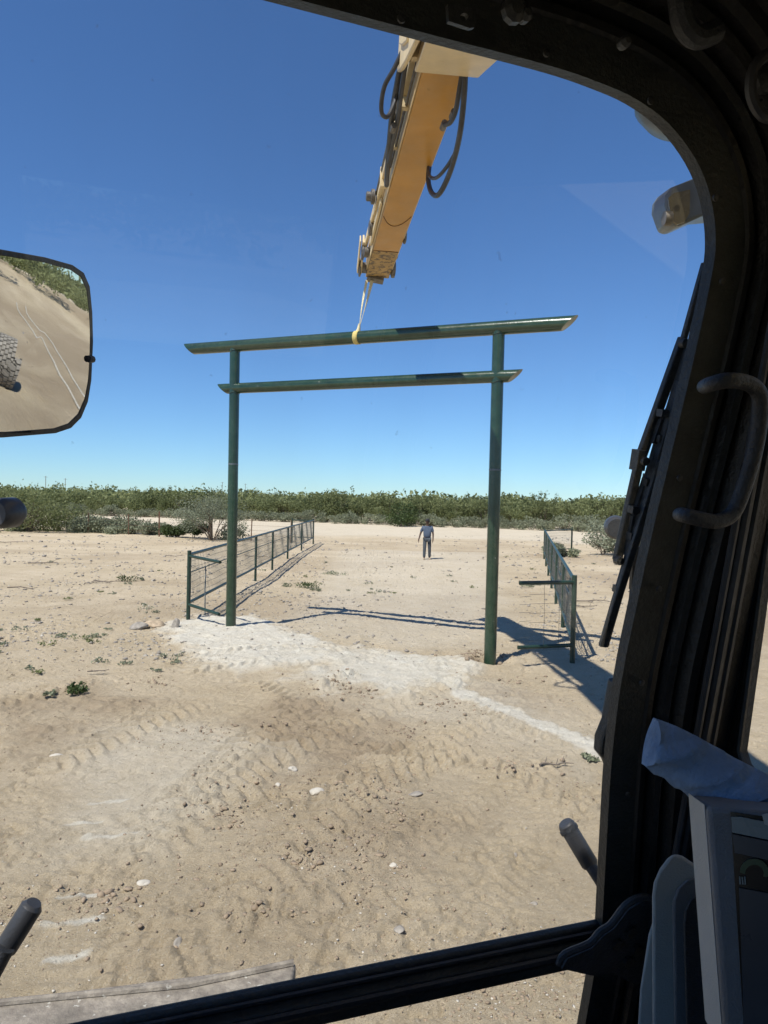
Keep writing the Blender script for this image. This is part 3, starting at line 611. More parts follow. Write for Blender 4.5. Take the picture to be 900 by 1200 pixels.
# mirror (housing, glass)
mc = P3(10, 401, 1.43)
mnn = Vector((.924, -.314, -.218)).normalized()
def mpt(px, py, off=0.0):
    d = ray(px, py); t = (mc+mnn*off-EYE).dot(mnn)/d.dot(mnn); return EYE+d*t
mo = [(-88, 310), (-80, 292), (-66, 284), (0, 292), (50, 301), (82, 310), (95, 319), (102, 335), (105, 365), (106, 400), (104, 445), (100, 470), (92, 489), (80, 501), (62, 507), (0, 512), (-60, 512), (-82, 500), (-90, 470)]
mb = MB(); mb.prism([mpt(*p, 0) for p in mo], -mnn*.035); mh = mb.build('mirror_housing', M['handle'], ex, bevel=.008)
cen = sum((mpt(*p) for p in mo), Vector())/len(mo); ring_in = [cen+(mpt(*p, .001)-cen)*.955 for p in mo]
mb = MB(); mb.prism([mpt(*p, .0) for p in mo], mnn*.009, [[cen+(mpt(*p)-cen)*.935 for p in mo]]); mb.build('mirror_rim', M['rubber'], mh, bevel=.002)
# convex glass: concentric rings bulging towards the viewer
gl_v = []; gl_f = []; rings = 14; K = len(mo); Rm = 4.3
mo_s = []
dense = smooth_path([Vector((px, py, 0)) for px, py in mo+[mo[0]]], 4)[:-1]; K = len(dense)
for i in range(rings+1):
    for p in dense:
        q = mpt(p.x, p.y, .002); v = (q-cen)*(.945*i/rings); r2 = v.length_squared
        gl_v.append(cen+v+mnn*(.004+(.0-r2/(2*Rm))+.006))
for i in range(rings):
    for k in range(K): gl_f.append((i*K+k, i*K+(k+1) % K, (i+1)*K+(k+1) % K, (i+1)*K+k) if i else (k, K+(k+1) % K, K+k))
me = bpy.data.meshes.new('mirror_glass'); me.from_pydata(gl_v, [], gl_f)
bm = bmesh.new(); bm.from_mesh(me); bmesh.ops.remove_doubles(bm, verts=bm.verts, dist=1e-5); bmesh.ops.recalc_face_normals(bm, faces=bm.faces); bm.to_mesh(me); bm.free(); me.shade_smooth()
me.materials.append(M['mirror']); o = bpy.data.objects.new('mirror_glass', me); C.objects.link(o); attach(o, mh)
tube_obj('mirror_arm', [mpt(104, 421, .012), mpt(109, 421, .012)], .008, M['handle'], 8, mh)
tube_obj('mirror_bracket', [mpt(-40, 400, -.04), mpt(-60, 400, -.09), cab(-.62, .75, .15), cab(-.59, .6, .1)], .012, M['handle'], 10, mh)

# arm and boom: plan line along (0.116, -1) per metre towards the machine
aX = Vector((.116, -1, 0)).normalized(); aS = Vector((1, .116, 0)).normalized()
tip0 = PD(442, 326, 13.75)
def arm(s, lat_, z): # s metres back from tip, lateral, absolute height above arm's underside
    return Vector((tip0.x, tip0.y, tip0.z))+aX*s+aS*lat_+Vector((0, 0, z+.012*s))
HW = .225
mb = MB()
prof = [(0.0, .0), (7.4, .0), (7.4, .62), (5.5, .66), (2.0, .52), (.3, .42), (0.0, .36)]
mb.prism([arm(s, -HW, z) for s, z in [(1.45, 0), (7.4, 0), (7.4, .62), (5.5, .66), (2.0, .52), (1.45, .49)]], aS*HW*2); st = mb.build('arm', M['amber'], ex, bevel=.01)
mb = MB(); mb.prism([arm(s, -HW+.003, z) for s, z in [(0.0, .005), (1.447, .004), (1.447, .485), (.3, .42), (0.0, .36)]], aS*(HW*2-.006)); mb.build('arm_end', M['amber_worn'], st, bevel=.01)
for sgn in (-1, 1):
    mb = MB(); mb.prism([arm(s, sgn*(HW+.004), z) for s, z in [(.35, .03), (7.3, .03), (7.3, .6), (5.4, .63), (2, .49), (.4, .39)]], aS*sgn*.012); mb.build('arm_side_plate', M['cream'], st)
mb = MB(); mb.hexa([arm(-.10, -.2, -.05), arm(-.10, .12, -.09), arm(.10, .12, -.07), arm(.10, -.2, -.03), arm(-.10, -.2, -.01), arm(-.10, .12, -.02), arm(.1, .12, -.004), arm(.1, -.2, -.004)]); mb.build('tip_plate', M['steel'], st, bevel=.005)
# worn weld line
mb = MB(); mb.tube(smooth_path([arm(2.9, -.21, -.002), arm(2.65, -.12, -.002), arm(2.55, 0, -.002), arm(2.68, .12, -.002), arm(2.95, .21, -.002)], 5), .006, 6); mb.build('weld_bead', M['rust'], st); mb = MB(); mb.tube([arm(1.45, -.22, 0), arm(1.43, .22, 0)], .007, 6); mb.build('weld_bead', M['rust'], st)
# linkage plates and pins on the left of the tip, pins on the right
def pin(s, lat_, z, r, ln, name='pin', m=M['steel'], par=st):
    mb = MB(); c0 = arm(s, lat_, z); mb.lathe(c0-aS*ln/2, aS, [(0, 0), (r*.75, 0), (r, .012), (r, ln-.012), (r*.75, ln), (0, ln)], 16); return mb.build(name, m, par)
for s, la, z, r, ln in ((.25, -.36, .10, .17, .05), (.25, -.30, .10, .10, .16), (.75, -.35, .20, .13, .05), (.95, -.30, .14, .09, .10), (1.9, -.30, .2, .12, .10), (2.9, -.38, .28, .11, .07), (2.9, -.44, .28, .07, .09), (.3, .27, .10, .17, .08), (1.9, .26, .10, .12, .05), (.95, .25, .15, .10, .04)):
    pin(s, la, z, r, ln)
def link(s0_, z0, s1_, z1, la, w, th, name, m):
    mb = MB(); a = arm(s0_, la, z0); b_ = arm(s1_, la, z1); mb.bar(a, b_, th, w, aS); mb.build(name, m, st, bevel=.008)
link(.2, .06, .85, .42, -.34, .2, .035, 'link_plate', M['cream'])
link(.2, .06, .85, .42, -.40, .16, .025, 'link_plate', M['cream'])
link(.75, .35, 2.9, .28, -.30, .12, .05, 'link_rod', M['cream'])
link(1.5, .1, 3.1, .14, -.27, .09, .04, 'link_rod', M['cream'])
link(2.4, .25, 6.9, .3, -.29, .09, .07, 'guide_rail', M['cream'])
mb = MB(); mb.tube([arm(2.9, -.31, .33), arm(5.0, -.31, .36), arm(7.2, -.31, .45)], .035, 12); mb.tube([arm(4.2, -.27, .12), arm(7.2, -.27, .16)], .015, 8); mb.build('hydraulic_tube', M['steel'], st)
for s in (3.6, 4.7, 5.6, 6.5): mb = MB(); mb.box(arm(s, -.29, .25), aX*.04, aS*.055, Vector((0, 0, .14))); mb.build('tube_clamp', M['cream'], st, bevel=.006)
# hoses
def hose(pp, r=.028):
    mb = MB(); mb.tube(smooth_path([PD(*p) for p in pp], 7), r, 10); mb.build('hydraulic_hose', M['hose'], st)
hose([(480, 20, 7.0), (473, 60, 7.4), (466, 95, 7.7), (460, 130, 8.2), (456, 170, 8.9), (453.5, 205, 9.6), (453, 217, 9.9)], .034)
hose([(486, 15, 7.0), (479, 55, 7.3), (472, 95, 7.6), (466, 140, 8.3), (459, 172, 8.9), (456, 190, 9.2)], .028)
hose([(474, 55, 7.3), (462, 80, 7.4), (451, 100, 7.5), (447, 120, 7.6), (448, 134, 7.7), (455, 136, 7.8), (463, 118, 7.9), (470, 95, 7.9)], .024)
hose([(478, 90, 8), (474, 130, 8.5), (466, 175, 9.2), (463, 190, 9.6)], .018)
hose([(545, 85, 7.2), (544, 110, 7.3), (540, 150, 7.6), (534, 180, 8.0), (525, 208, 8.4), (514, 228, 8.7), (506, 226, 9.0), (502, 212, 9.2), (503, 195, 9.3)], .032)
hose([(536, 175, 8.0), (524, 195, 8.3), (512, 208, 8.6), (504, 207, 8.9), (502, 196, 9.2)], .022)
hose([(541, 90, 7.3), (538, 108, 7.4), (534, 130, 7.6), (528, 143, 7.8), (521, 146, 7.9)], .028)
for p in ((531, 134, 7.7), (520, 147, 8.0), (462, 135, 8.3), (461, 150, 8.4)): mb = MB(); c0 = PD(*p); mb.tube([c0-aX*.06, c0+aX*.06], .038, 8); mb.build('hose_fitting', M['steel'], st)
# boom
bprof = [(7.36, 7.24, .25), (7.12, 7.08, .33), (6.3, 6.82, .38), (4.5, 6.1, .38), (2.4, 4.9, .38), (.4, 2.7, .38), (-.5, 1.5, .38), (-1.1, 1.6, .38), (-.9, 2.6, .38), (1.3, 5.6, .38), (3.6, 7.2, .38), (6.0, 8.1, .38), (7.1, 8.15, .30)]
def bp_(D, zz, w): s = tip0.y-D; q = tip0+aX*s; return Vector((q.x, q.y, zz))+aS*w
vsL = [bp_(D, zz, -w) for D, zz, w in bprof]; vsR = [bp_(D, zz, w) for D, zz, w in bprof]
mb = MB(); nB = len(bprof); tri = tessellate_polygon([[Vector((D, zz, 0)) for D, zz, w in bprof]])
mb.add(vsL+vsR, [tuple(t) for t in tri]+[tuple(i+nB for i in reversed(t)) for t in tri]+[(i, (i+1) % nB, (i+1) % nB+nB, i+nB) for i in range(nB)])
bo = mb.build('boom', M['cream'], ex, bevel=.02)
mb = MB(); mb.prism([bp_(D, zz, -.40) for D, zz in ((7.55, 7.32), (7.3, 7.2), (6.9, 7.05), (6.2, 6.82), (6.0, 7.9), (7.0, 8.1), (7.4, 7.8))], -aS*.05); mb.prism([bp_(D, zz, -.43) for D, zz in ((7.25, 7.42), (7.05, 7.28), (6.7, 7.1), (6.4, 7.7), (7.1, 7.8))], -aS*.045); mb.build('boom_nose_plate', M['cream'], bo, bevel=.015)
mb = MB(); mb.box(bp_(7.2, 7.28, .3), aX*.09, aS*.07, Vector((0, 0, .045))); mb.build('hose_block', M['steel'], bo, bevel=.008)
# lower machine
def bxo(name, c, hx, hy, hz, m, bev=.03, parent=ex):
    mb = MB(); mb.box(c, Vector((hx, 0, 0)), Vector((0, hy, 0)), Vector((0, 0, hz))); return mb.build(name, m, parent, bevel=bev)
bxo('chassis', (.6, -1.6, .95), .75, 2.6, .28, M['cream'])
bxo('turntable', (.6, -1.4, 1.33), .7, .7, .09, M['steel'])
bxo('engine_housing', (1.0, -2.7, 2.0), 1.25, 1.1, .55, M['cream'], .08)
mb = MB(); mb.box(EYE+cR*.12+cF*(-.1)+Vector((0, 0, -1.37)), cR*.7, cF*.9, Vector((0, 0, .05))); mb.build('cab_floor_frame', M['steel'], ex)
def wheel(c, r=.52, w=.42, par=None, axis=(1, 0, 0), rows=4, count=24, tm='tyre'):
    par = par or ex; ax = Vector(axis).normalized(); up = Vector((0, 0, 1)); fw = up.cross(ax); c = Vector(c)
    mb = MB(); prof = [(r*.55, -w/2), (r*.9, -w/2), (r*.975, -w*.42), (r*.985, -w*.2), (r*.985, w*.2), (r*.975, w*.42), (r*.9, w/2), (r*.55, w/2)]
    mb.lathe(c, ax, prof, 48); wh = mb.build('wheel', M['tyre'], par)
    tb = MB(); bw = w/rows
    for k in range(count):
        for q in range(rows):
            a = 2*math.pi*(k+.5*(q % 2))/count; rad = fw*math.cos(a)+up*math.sin(a); tan = up*math.cos(a)-fw*math.sin(a)
            tb.box(c+rad*(r-.012)+ax*((q+.5)*bw-w/2), ax*bw*.42+tan*.012, tan*math.pi*r/count*.72, rad*.022)
    tb.build('tread', M[tm], wh)
    rb = MB(); rb.lathe(c, ax, [(0, -w*.35), (r*.3, -w*.35), (r*.5, -w*.48), (r*.57, -w*.5), (r*.57, w*.5), (r*.5, w*.48), (r*.3, w*.35), (0, w*.35)], 32); rb.build('rim', M['cream'], wh)
for wx_, wy_ in ((-.62, .25), (1.85, .25), (-.62, -3.2), (1.85, -3.2)): wheel((wx_, wy_, .55))
# weathered front step under the cab, left
mb = MB(); fA = G(347, 1128, 1.0); fB = G(80, 1187, 1.0); dn = Vector((0, -.30, 0))
mb.hexa([fB+Vector((-.6, -.02, -.07)), fA+Vector((0, 0, -.07)), fA+dn+Vector((0, 0, -.07)), fB+dn+Vector((-.6, -.02, -.07)), fB+Vector((-.6, -.02, 0)), fA, fA+dn, fB+dn+Vector((-.6, -.02, 0))])
fs_ = mb.build('front_step', M['weathered'], ex, bevel=.01)
mb = MB(); mb.tube([fB+Vector((-.5, -.01, .004)), (fA+fB)/2+Vector((0, -.0, .004)), fA+Vector((-.01, -.01, .004))], .014, 8); mb.build('step_edge', M['weathered'], fs_)
for k in (0, 1): mb = MB(); q = fA.lerp(fB, k*.9)+Vector((0, -.15, -.07)); mb.bar(q, Vector((max(q.x, -.1), 1.0, .95)), .08, .06); mb.build('step_bracket', M['steel'], fs_)

# towel over the monitor
tw = empty('paper_towel', P3(830, 925, .66), 'folded blue paper towel lying on top of the grey monitor', 'towel')
top_e = [(771, 845, .70), (800, 856, .69), (835, 874, .675), (868, 893, .66), (900, 909, .645), (960, 940, .62), (1020, 965, .6)]
bot_e = [(757, 900, .69), (785, 918, .68), (815, 938, .665), (850, 948, .64), (895, 953, .62), (960, 966, .60), (1020, 985, .58)]
tp = smooth_path([P3(*p) for p in top_e], 5); bt = smooth_path([P3(*p) for p in bot_e], 5); vs = []; nc = 14
for i, (a, b_) in enumerate(zip(tp, bt)):
    for k in range(nc+1):
        t = k/nc; bul = math.sin(math.pi*t)*.018*(1+.25*math.sin(i*.9+k*.7))
        vs.append(a.lerp(b_, t)-c_f*bul+Vector((0, 0, .0015*math.sin(i*1.7+k))))
    for k in range(nc+1):
        t = 1-k/nc; vs.append(a.lerp(b_, t)+c_f*(.012+.006*math.sin(math.pi*t)))
kk = 2*(nc+1); fs = [(i*kk+j, i*kk+(j+1) % kk, (i+1)*kk+(j+1) % kk, (i+1)*kk+j) for i in range(len(tp)-1) for j in range(kk)]
fs.append(tuple(range(kk))); fs.append(tuple((len(tp)-1)*kk+j for j in reversed(range(kk))))
mb = MB(); mb.add(vs, fs, True); mb.build('towel_sheet', M['towel'], tw, sharp=60)

# ------------------------------------------------------------------ the gateway
LP = G(270.5, 738.5); RP = G(574, 777.5)
def on_gate(px):       # point (x,y) on the gateway's plan line seen at px (at beam height approx)
    d = ray(px, 420); a = np.array([[d.x, -(RP.x-LP.x)], [d.y, -(RP.y-LP.y)]]); r_ = np.linalg.solve(a, np.array([LP.x, LP.y])); return r_[1]
def gp3(px, py):       # point on gateway's vertical plane at pixel
    nn = Vector((-(RP.y-LP.y), RP.x-LP.x, 0)); d = ray(px, py); t = (LP-EYE).dot(nn)/d.dot(nn); return EYE+d*t
gate = empty('ranch_gateway', (LP+RP)/2, 'tall green steel pipe gateway of two posts and two crossbars with mitred ends', 'gateway')
UL, UR = gp3(217, 409.5), gp3(677, 378); LL, LR = gp3(256, 456), gp3(612, 440)
def beam(a, b_, r, name, ins_a, ins_b):
    mb = MB(); d = (b_-a).normalized(); up = Vector((0, 0, 1)); up = (up-d*up.dot(d)).normalized(); sd = d.cross(up); seg = 28; vs = []
    n = 14
    for i in range(n+1):
        for k in range(seg):
            t = 2*math.pi*k/seg; off = up*math.cos(t)*r+sd*math.sin(t)*r
            # mitred ends: long at the top
            sh = (1-math.cos(t))*.5
            p = a.lerp(b_, i/n)+off
            if i == 0: p += d*ins_a*sh
            if i == n: p -= d*ins_b*sh
            vs.append(p)
    fs = [(i*seg+k, i*seg+(k+1) % seg, (i+1)*seg+(k+1) % seg, (i+1)*seg+k) for i in range(n) for k in range(seg)]
    mb.add(vs, fs, True); mb.f += [tuple(reversed(range(seg))), tuple(n*seg+k for k in range(seg))]; mb.smooth += [False, False]
    return mb.build(name, M['green'], gate, sharp=50)
ub = beam(UL, UR, .122, 'top_crossbar', .27, .27); ub['label'] = 'longer upper crossbar resting on the posts'
lb_ = beam(LL, LR, .108, 'lower_crossbar', .25, .25)
gdir = (RP-LP).normalized()
for base, px in ((LP, 274), (RP, 585.5)):
    k_ = (base-UL).dot(gdir)/((UR-UL).dot(gdir)); tz = (UL.lerp(UR, k_)).z
    top = Vector((base.x, base.y, tz-.04)); q = gp3(px, 400 if px < 400 else 380); top.x = base.x+(q.x-base.x)*.5; top.y = base.y+(q.y-base.y)*.5
    mb = MB(); mb.tube([base-Vector((0, 0, .4)), base.lerp(top, .5), top], .106, 28); po = mb.build('post', M['green'], gate)
    bd = LR.z if base is RP else LL.z
    for zz, r_ in ((UL.lerp(UR, k_).z-.125, .118), (LL.lerp(LR, max(0, min(1, (base-LL).dot(gdir)/((LR-LL).dot(gdir))))).z-.115, .116)):
        cw = base.lerp(top, zz/top.z); wb = MB(); wb.tube([Vector((cw.x+math.cos(t)*.109, cw.y+math.sin(t)*.109, zz+.028*math.cos(2*t)**2)) for t in np.linspace(0, 2*math.pi, 29)], .009, 6, False); wb.build('weld_bead', M['green_fence'], po)
    mb = MB(); zc = 2.8+(580-542)/ (F_PX/base.y); c0 = base.lerp(top, (zc)/top.z)
    mb.lathe(Vector((c0.x, c0.y, zc)), Vector((0, 0, 1)), [(.107, 0), (.1075, .002), (.1075, .03), (.107, .032)], 28); mb.build('tape_band', M['dome'], po)
# lifting sling
bm_ = gp3(419, 395); tt = (bm_-UL).dot(gdir)/((UR-UL).dot(gdir)); bc = UL.lerp(UR, tt)
sl_ = empty('lifting_sling', bc, 'pale webbing sling looped round the top crossbar and hung from the arm tip', 'sling')
mb = MB(); dU = (UR-UL).normalized(); mb.tube([bc-dU*.05, bc+dU*.05], .129, 28, False); o = mb.build('loop', M['strap_y'], sl_); md = o.modifiers.new('s', 'SOLIDIFY'); md.thickness = .008
ty = arm(.0, -.17, -.05)
knot = bc+Vector((0.03, -.02, .2))
for sgn, wd in ((-1, .05), (1, .07)):
    mb = MB(); n = 14; vs = []
    for i in range(n+1):
        t = i/n; p = knot.lerp(ty+aS*(.05*sgn+.02), t)+Vector((.012*sgn*math.sin(math.pi*t), 0, 0)); an = .3+sgn*.9*(1-t)*2
        wdir = Vector((math.cos(an), math.sin(an), 0))*(wd*(.35+.65*t)/2); th = Vector((-math.sin(an), math.cos(an), 0))*.004
        vs += [p-wdir-th, p+wdir-th, p+wdir+th, p-wdir+th]
    fs = [(i*4+j, i*4+(j+1) % 4, (i+1)*4+(j+1) % 4, (i+1)*4+j) for i in range(n) for j in range(4)]; fs += [(0, 1, 2, 3), (n*4+3, n*4+2, n*4+1, n*4)]
    mb.add(vs, fs, True); mb.build('strap', M['strap'], sl_)
mb = MB(); mb.tube([bc+Vector((0, 0, .1)), bc+Vector((.02, -.01, .16)), knot+Vector((0, 0, .06))], [.05, .035, .02], 10); mb.build('knot', M['strap'], sl_)

# ------------------------------------------------------------------ wing fences
def wire_panel(mb, a, b_, z0, z1, sx=.12, sz=.12, r=.0028, jit=0.0):
    a = Vector(a); b_ = Vector(b_); L = (b_-a).length; n = max(1, int(L/sx)); sd = (b_-a).normalized().cross(Vector((0, 0, 1)))
    def p(i, k, nz): 
        q = a.lerp(b_, i/n); w = jit*math.sin(i*.35+k*.5)*.5; return Vector((q.x, q.y, z0+(z1-z0)*k/nz))+sd*w
    nz = int((z1-z0)/sz)
    for i in range(1, n): mb.tube([p(i, 0, nz), p(i, nz/2, nz), p(i, nz, nz)], r, 4, False)
    for k in range(nz+1): mb.tube([p(i, k, nz) for i in range(0, n+1, 4 if n > 8 else 1)]+([p(n, k, nz)] if n % 4 and n > 8 else []), r, 4, False)
def wing(label, pts, stub, ret, stub_z, hts=1.52):
    pts = [Vector((p[0], p[1], 0)) for p in pts]
    f = empty('wing_fence', pts[0], label, 'fence', 'wing fences beside the gateway')
    for i, p in enumerate(pts):
        r = .045 if i in (0, len(pts)-1) else .042
        zb = gz(p.x, p.y); mb = MB(); mb.tube([p+Vector((0, 0, zb-.2)), p+Vector((0, 0, hts+(.06 if i in (0, len(pts)-1) else -.02)))], r, 12); mb.build('post', M['green_fence'], f)
    def rail(a, b_, z, r, name): mb = MB(); mb.tube([a+Vector((0, 0, z)), b_+Vector((0, 0, z))], r, 12); mb.build(name, M['green_fence'], f)
    A, B = pts[0], pts[-1]
    rail(A, B, hts-.03, .036, 'top_rail'); rail(A, B, .40, .036, 'bottom_rail'); rail(A, B.lerp(A, .3), 1.08, .014, 'middle_rail')
    mb = MB()
    for a, b_ in zip(pts[:-1], pts[1:]): wire_panel(mb, a, b_, .38, hts-.04, .12, .15, .005, .05)
    mb.build('wire_mesh', M['wire'], f)
    st_ = Vector((*stub, 0)); mb = MB(); mb.tube([A+Vector((0, 0, hts-.06)), st_+Vector((0, 0, hts-.06+stub_z))], .034, 12); mb.build('end_rail', M['green_fence'], f)
    mb = MB(); mb.tube([A+Vector((0, 0, .36)), st_+Vector((0, 0, .36+stub_z))], .034, 12); mb.build('end_rail', M['green_fence'], f)
    rt = Vector((*ret, 0)); mb = MB(); mb.tube([rt+Vector((0, 0, -.2)), rt+Vector((0, 0, hts+.06))], .045, 12); mb.build('post', M['green_fence'], f)
    mb = MB(); mb.tube([B+Vector((0, 0, hts-.06)), rt+Vector((0, 0, hts-.06))], .03, 10); mb.build('end_rail', M['green_fence'], f)
    mb = MB(); mb.tube([B+Vector((0, 0, .40)), rt+Vector((0, 0, .40))], .025, 10); mb.build('end_rail', M['green_fence'], f)
    mb = MB(); wire_panel(mb, B, rt, .4, hts-.06, .15, .15, .004); mb.build('wire_mesh', M['wire'], f)
    return f, A, st_
gl = lambda px, py: tuple(G(px, py).xy)
pl = [gl(220.5, 727), (0, 0), gl(304, 679), gl(327, 667), gl(343, 656), gl(356, 646), gl(367, 637.5)]
pl[1] = tuple((np.array(pl[0])+np.array(pl[2]))/2)
L0, L1 = Vector(pl[0]), Vector(pl[-1])
pl = [tuple(L0.lerp(L1, ((Vector(p)-L0).dot(L1-L0))/(L1-L0).length_squared)) for p in pl]
fl, A, st_ = wing('green pipe and wire wing fence running back from the left gate post', pl, tuple(PD(258, 656, 14.9).xy), gl(342, 636.5), -.03)
mb = MB(); q = Vector(pl[0]).lerp(Vector(pl[1]), .35); q2 = Vector(pl[0]).lerp(Vector(pl[1]), .12); mb.tube([Vector((q.x, q.y, 1.1)), Vector((q2.x+.25, q2.y, .05))], .015, 8)
mb.build('brace', M['wire'], fl); mb = MB(); q = Vector(pl[1]).lerp(Vector(pl[2]), .25); mb.tube([Vector((q.x, q.y, 1.4)), Vector((q.x-.3, q.y, .1))], .015, 8); mb.build('brace', M['wire'], fl)
pr = [gl(670.5, 780), gl(660, 739.5)]
R0 = Vector(pr[0]); R1 = PD(638.5, 620, 36.0).xy
pr = [tuple(R0.lerp(R1, t)) for t in (0, .15, .32, .49, .66, .83, 1)]
fr, A, st_ = wing('green pipe and wire wing fence angling back from the right gate post', pr, tuple(PD(609, 682, 12.0).xy), gl(669.6, 651), 0.0)
mb = MB(); wire_panel(mb, st_+Vector((.18, .05, 0)), A, .30, 1.42, .22, .14, .0035, .03)
q = st_+Vector((.2, 0, 0)); 
for k in range(8): zz = .4+k*.14; mb.tube([Vector((q.x, q.y, zz)), Vector((q.x-.2, q.y-.03, zz+random.uniform(-.02, .02)))], .0035, 4)
mb.build('end_wire_mesh', M['wire'], fr)

# barbed wire fence on the left
bf = empty('wire_fence', G(186, 629), 'rusty steel post and barbed wire fence between bare field and scrub', 'fence')
bps = [G(-150, 585).xy, G(-60, 592).xy, G(0, 600).xy, G(52, 612).xy, G(84, 613.5).xy, G(118, 621).xy, G(152, 625.5).xy, G(186, 629).xy, Vector((-11.6, 46.3)), Vector((-8.2, 45.6))]
bps = [Vector((-60, 62)), Vector((-45, 57)), Vector((-34, 54.5)), Vector((-30.0, 54)), Vector((-25.5, 53)), Vector((-21.5, 51.5)), Vector((-18.0, 50.0)), Vector((-15.3, 48.3)), Vector((-11.6, 47)), Vector((-8.6, 46)), Vector((-5.9, 45.1))]
for i, p in enumerate(bps):
    mb = MB(); hgt = 1.75 if i == 7 else 1.45; mb.bar(Vector((p.x, p.y, -.3)), Vector((p.x+random.uniform(-.04, .04), p.y, hgt)), .09 if i == 7 else .06, .05); mb.build('post', M['rust'], bf)
for k in range(4):
    mb = MB(); mb.tube([Vector((p.x, p.y, .35+.33*k)) for p in bps], .008, 4); mb.build('wire', M['rust'], bf)

# ------------------------------------------------------------------ shrubs
def leaf_arrays(n, blobs, size, seed, flat=.0, skirt=0.0):
    r = np.random.default_rng(seed); bl = np.array(blobs)  # x,y,z,rx,ry,rz,weight
    pick = r.choice(len(bl), n, p=bl[:, 6]/bl[:, 6].sum()); b_ = bl[pick]
    d = r.normal(size=(n, 3)); d /= np.linalg.norm(d, axis=1)[:, None]; rad = r.random(n)**.45*(1+.12*r.normal(size=n))
    c = b_[:, :3]+d*b_[:, 3:6]*rad[:, None]; c[:, 2] = np.maximum(c[:, 2], .03)
    nn = r.normal(size=(n, 3)); nn[:, 2] += flat; nn /= np.linalg.norm(nn, axis=1)[:, None]
    t = np.cross(nn, r.normal(size=(n, 3))); t /= np.linalg.norm(t, axis=1)[:, None]; bt_ = np.cross(nn, t)
    s = size*(.55+.9*r.random(n))[:, None]
    co = np.stack([c-t*s*.5, c+bt_*s*.28, c+t*s*.5, c-bt_*s*.28], 1).reshape(-1, 3)
    return co, np.clip(r.random(n)*.5+.0*c[:, 2], 0, 1)
def leaf_mesh(name, n, blobs, size, seed, m, flat=0.):
    co, tint = leaf_arrays(n, blobs, size, seed, flat); me = np_mesh(name, co, np.arange(len(co)).reshape(-1, 4), {}, False, {'tint': tint}); me.materials.append(m); return me
def bush_blobs(w, h, k, r, lift=.25):
    out = []
    for i in range(k):
        a = r.uniform(0, 6.283); q = math.sqrt(r.random())*w*.5*.8; s = r.uniform(.16, .3)*w
        z = h*(lift+(1-lift)*r.random()*(1-.45*(q/(w*.5))**2))
        out.append((q*math.cos(a), q*math.sin(a), min(z, h-s*.35), s, s, s*r.uniform(.5, .85), s*s))
    return out
def bush_proto(name, w, h, k, nleaf, size, m, seed, label=None, cat='shrub', group=None, loc=(0, 0, 0), stems=6, sprig=0):
    r = random.Random(seed); root = empty(name, loc, label, cat, group, world=False)
    bl = bush_blobs(w, h, k, r)
    for i in range(sprig):
        a = r.uniform(0, 6.28); q = r.uniform(.1, .5)*w; hh_ = h*r.uniform(.95, 1.2)
        for t in (0, .5, 1): bl.append((q*math.cos(a), q*math.sin(a), hh_*(.75+.25*t), .06*w, .06*w, .12*h, .02*w*w*.3))
    me = leaf_mesh('foliage', nleaf, bl, size, seed, m); o = bpy.data.objects.new('foliage', me); C.objects.link(o); o.parent = root
    mb = MB()
    for i in range(stems):
        b_ = bl[i % k]; mid_ = Vector((b_[0]*.35, b_[1]*.35, b_[2]*.45)); mb.tube([(b_[0]*.05, b_[1]*.05, -.1), mid_, (b_[0], b_[1], b_[2])], [.035*h/2, .022*h/2, .008], 5)
        for q in range(3): mb.tube([mid_, (b_[0]+r.uniform(-.4, .4)*w*.4, b_[1]+r.uniform(-.4, .4)*w*.4, b_[2]+r.uniform(-.1, .3)*h)], [.014*h/2, .004], 4)
    s_ = mb.build('stems', M['trunk'], None); s_.parent = root
    return root
def copy_tree(o, parent=None):
    c = o.copy(); C.objects.link(c); c.parent = parent
    for ch in list(o.children): copy_tree(ch, c)
    return c
lab_m = 'mesquite shrub in the front row of the green thicket beyond the road'; grp_m = 'mesquite shrubs along the far edge of the road'
lab_s = 'low grey sage bush at the foot of the green thicket beyond the road'; grp_s = 'sage bushes along the far edge of the road'
protosM = [bush_proto('mesquite_shrub', 5.2, h_, 11, 2600, .22, M['leaf'], 20+i, lab_m, 'shrub', grp_m, sprig=3) for i, h_ in enumerate((3.5, 3.9, 3.2, 3.7))]
protosS = [bush_proto('sage_bush', 3.0, h_, 8, 1500, .15, M['sage'], 40+i, lab_s, 'bush', grp_s) for i, h_ in enumerate((1.2, 1.5, 1.0))]
def far_edge(px):      # distance of the thicket's front edge seen at photo column px
    return 92-(px-150)*.030
usedM = set(); usedS = set()
for i in range(64):
    px = -60+i*15.3+random.uniform(-5, 5); D = far_edge(px)+4+random.uniform(-1, 3.5); X_ = (px-450)/F_PX*D
    k = random.randrange(4); o = protosM[k] if k not in usedM else copy_tree(protosM[k]); usedM.add(k)
    s = random.uniform(.72, 1.12)*(.88 if px > 200 else .82); o.location = (X_, D, 0); o.rotation_euler.z = random.uniform(0, 6.28); o.scale = (s*1.05, s*1.05, s)
for i in range(84):
    px = -40+i*11+random.uniform(-5, 5); D = far_edge(px)+random.uniform(-1.5, 1.5); X_ = (px-450)/F_PX*D
    k = random.randrange(3); o = protosS[k] if k not in usedS else copy_tree(protosS[k]); usedS.add(k)
    s = random.uniform(.6, 1.15); o.location = (X_, D, 0); o.rotation_euler.z = random.uniform(0, 6.28); o.scale = (s, s, s)
